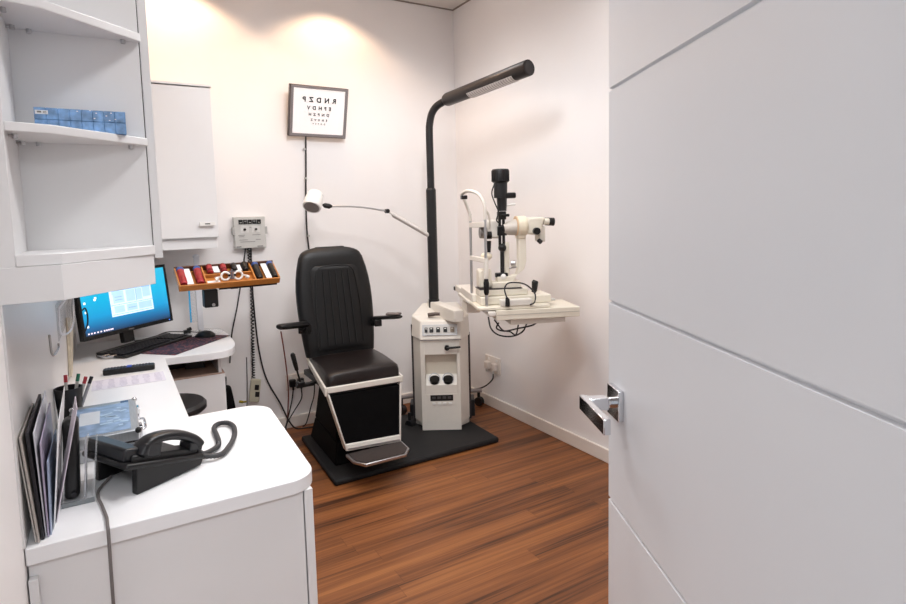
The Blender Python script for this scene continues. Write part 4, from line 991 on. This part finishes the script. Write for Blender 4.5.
# microscope on its curved arm
S1('scope_arm', cream, lambda b: b.rings([[Vector((x+nx*w,cb0+yy,z+nz*w)) for (w,yy) in ((-.021,-.024),(.021,-.024),(.021,.024),(-.021,.024))] for (x,z,nx,nz) in
   ((.23,.37,1,0),(.232,.30,1,0),(.232,.235,1,.0),(.222,.185,.9,.4),(.195,.15,.6,.8),(.16,.137,.2,1),(.09,.135,0,1))]), bevel=.005)
S1('scope_front', M('grey cream metal',(196,188,178),.35), lambda b: b.tube([(.135,cb0,.41),(.16,cb0,.412),(.205,cb0,.418)],.03,24,rr=[.026,.036,.044]))
S1('objective', black_pl, lambda b: b.tube([(.128,cb0,.409),(.136,cb0,.41)],.024,20))
S1('magnification_drum', cream2, lambda b: b.tube([(.203,cb0,.42),(.21,cb0,.42),(.25,cb0,.422),(.257,cb0,.422)],.05,26,rr=[.048,.056,.056,.05]))
S1('drum_band', M('tan rim',(222,190,150),.4), lambda b: b.tube([(.2,cb0,.424),(.204,cb0,.424)],.05,26,rr=[.053,.053]))
S1('scope_mount', cream2, lambda b: b.bb((.205,cb0-.03,.355),(.25,cb0+.03,.39)), bevel=.006)
S1('scope_body', cream, lambda b: b.hexa([(.255,cb0-.045,.378),(.325,cb0-.045,.372),(.325,cb0+.045,.372),(.255,cb0+.045,.378)],[(.255,cb0-.045,.468),(.352,cb0-.045,.468),(.352,cb0+.045,.468),(.255,cb0+.045,.468)]), bevel=.012, seg=3)
S1('prism_box', M('pale prism box',(214,208,196),.4), lambda b: b.bb((.318,cb0-.035,.335),(.357,cb0+.04,.42)), bevel=.008)
for s in (-1,1):
    ey = S1('eyepiece', cream, lambda b: b.tube([(.35,cb0+s*.03,.445),(.378,cb0+s*.03,.443)],.017,18))
    S1('eyecup', black_pl, lambda b: b.tube([(.376,cb0+s*.03,.443),(.404,cb0+s*.03,.441)],.02,18,rr=[.021,.022]), par=ey)
S1('side_knob', black_pl, lambda b: b.cyl((.3,cb0-.045,.395),(.3,cb0-.068,.395),.019,seg=18).cyl((.318,cb0-.036,.345),(.325,cb0-.05,.335),.012,seg=14))
S1('joystick', black_pl, lambda b: b.tube([(.29,.12,.062),(.296,.12,.075),(.30,.12,.12),(.303,.12,.128)],.014,16,rr=[.012,.015,.018,.013]))
S1('sledge_cap', grey_pl, lambda b: b.bb((.33,.08,.019),(.40,.14,.03)), bevel=.003)
S1('plug', black_pl, lambda b: b.tube([(.115,.004,.014),(.115,.003,.05),(.11,.003,.062)],.009,12,rr=[.012,.011,.005]))
S1('plug_cable', cable_k, lambda b: b.tube(smooth_pts([(.11,.003,.062),(.105,.02,.105),(.14,.05,.13),(.22,.05,.12),(.265,.02,.075),(.26,.003,.03),(.235,.004,.016)]),.0038,8))

# ------------------------------------------------------------------ light
SC.world = bpy.data.worlds.new('World'); SC.world.use_nodes = True
SC.world.node_tree.nodes['Background'].inputs[0].default_value = (.92,.96,1,1)
SC.world.node_tree.nodes['Background'].inputs[1].default_value = .52
def spot(name, loc, tgt, power, col, ang, blend=.5, size=.04):
    l = bpy.data.lights.new(name,'SPOT'); l.energy = power; l.color = col; l.spot_size = math.radians(ang); l.spot_blend = blend; l.shadow_soft_size = size
    o = bpy.data.objects.new(name,l); COL.objects.link(o); o.location = loc
    o.rotation_euler = (Vector(tgt)-Vector(loc)).to_track_quat('-Z','Y').to_euler(); return o
def area(name, loc, tgt, power, col, sx, sy):
    l = bpy.data.lights.new(name,'AREA'); l.energy = power; l.color = col; l.shape = 'RECTANGLE'; l.size = sx; l.size_y = sy
    o = bpy.data.objects.new(name,l); COL.objects.link(o); o.location = loc
    o.rotation_euler = (Vector(tgt)-Vector(loc)).to_track_quat('-Z','Y').to_euler(); return o
warm = (1,.66,.41); neut = (.985,.985,1)
spot('downlight_or_fill', (.40,3.52,2.89), (.40,3.54,0), 17, warm, 125, .3)
spot('downlight_or_fill', (1.34,3.50,2.89), (1.34,3.52,0), 14, warm, 125, .35)
spot('downlight_or_fill', (.8,1.25,2.89), (1.0,2.1,0), 78, neut, 165, .8, .25)
spot('downlight_or_fill', (.42,2.0,2.89), (.42,2.0,0), 56, neut, 120, .6, .3)
spot('downlight_or_fill', (1.2,2.25,2.89), (1.15,3.0,.7), 66, neut, 140, .6, .3)  # unseen fill added to brighten the lower back wall
spot('downlight_or_fill', (1.9,1.7,2.89), (1.95,2.0,0), 24, neut, 165, .6, .3)  # added fill for the right wall, no fixture modelled
spot('downlight_or_fill', (1.68,3.12,2.89), (1.75,3.0,0), 17, neut, 150, .8, .3)  # extra unseen fill, lifts the low part of the right wall
area('corridor_fill', (-.1,-.9,2.6), (.8,2.6,.8), 30, (.92,.96,1), .9, .9)  # unseen fill added behind the camera, brightens door and desk front

# ------------------------------------------------------------------ camera
cam = bpy.data.cameras.new('camera'); co_ = bpy.data.objects.new('camera', cam); COL.objects.link(co_); SC.camera = co_
yaw, pitch, roll = .525931589, .0914048359, -.0251664102
f = Vector((math.sin(yaw)*math.cos(pitch), math.cos(yaw)*math.cos(pitch), -math.sin(pitch)))
r0 = Vector((math.cos(yaw), -math.sin(yaw), 0)); u0 = r0.cross(f)
r1 = r0*math.cos(roll)+u0*math.sin(roll); u1 = -r0*math.sin(roll)+u0*math.cos(roll)
co_.matrix_world = Matrix(((r1.x,u1.x,-f.x,0),(r1.y,u1.y,-f.y,0),(r1.z,u1.z,-f.z,1.41),(0,0,0,1)))
cam.sensor_width = 36; cam.sensor_fit = 'HORIZONTAL'; cam.lens = 36*574.5387/906
cam.shift_x = (453-444.744)/906; cam.shift_y = (265.4276-302)/906
cam.clip_start = .02
vs = SC.view_settings; vs.view_transform = 'Standard'; vs.look = 'None'; vs.exposure = .49; vs.gamma = 1; vs.use_curve_mapping = False
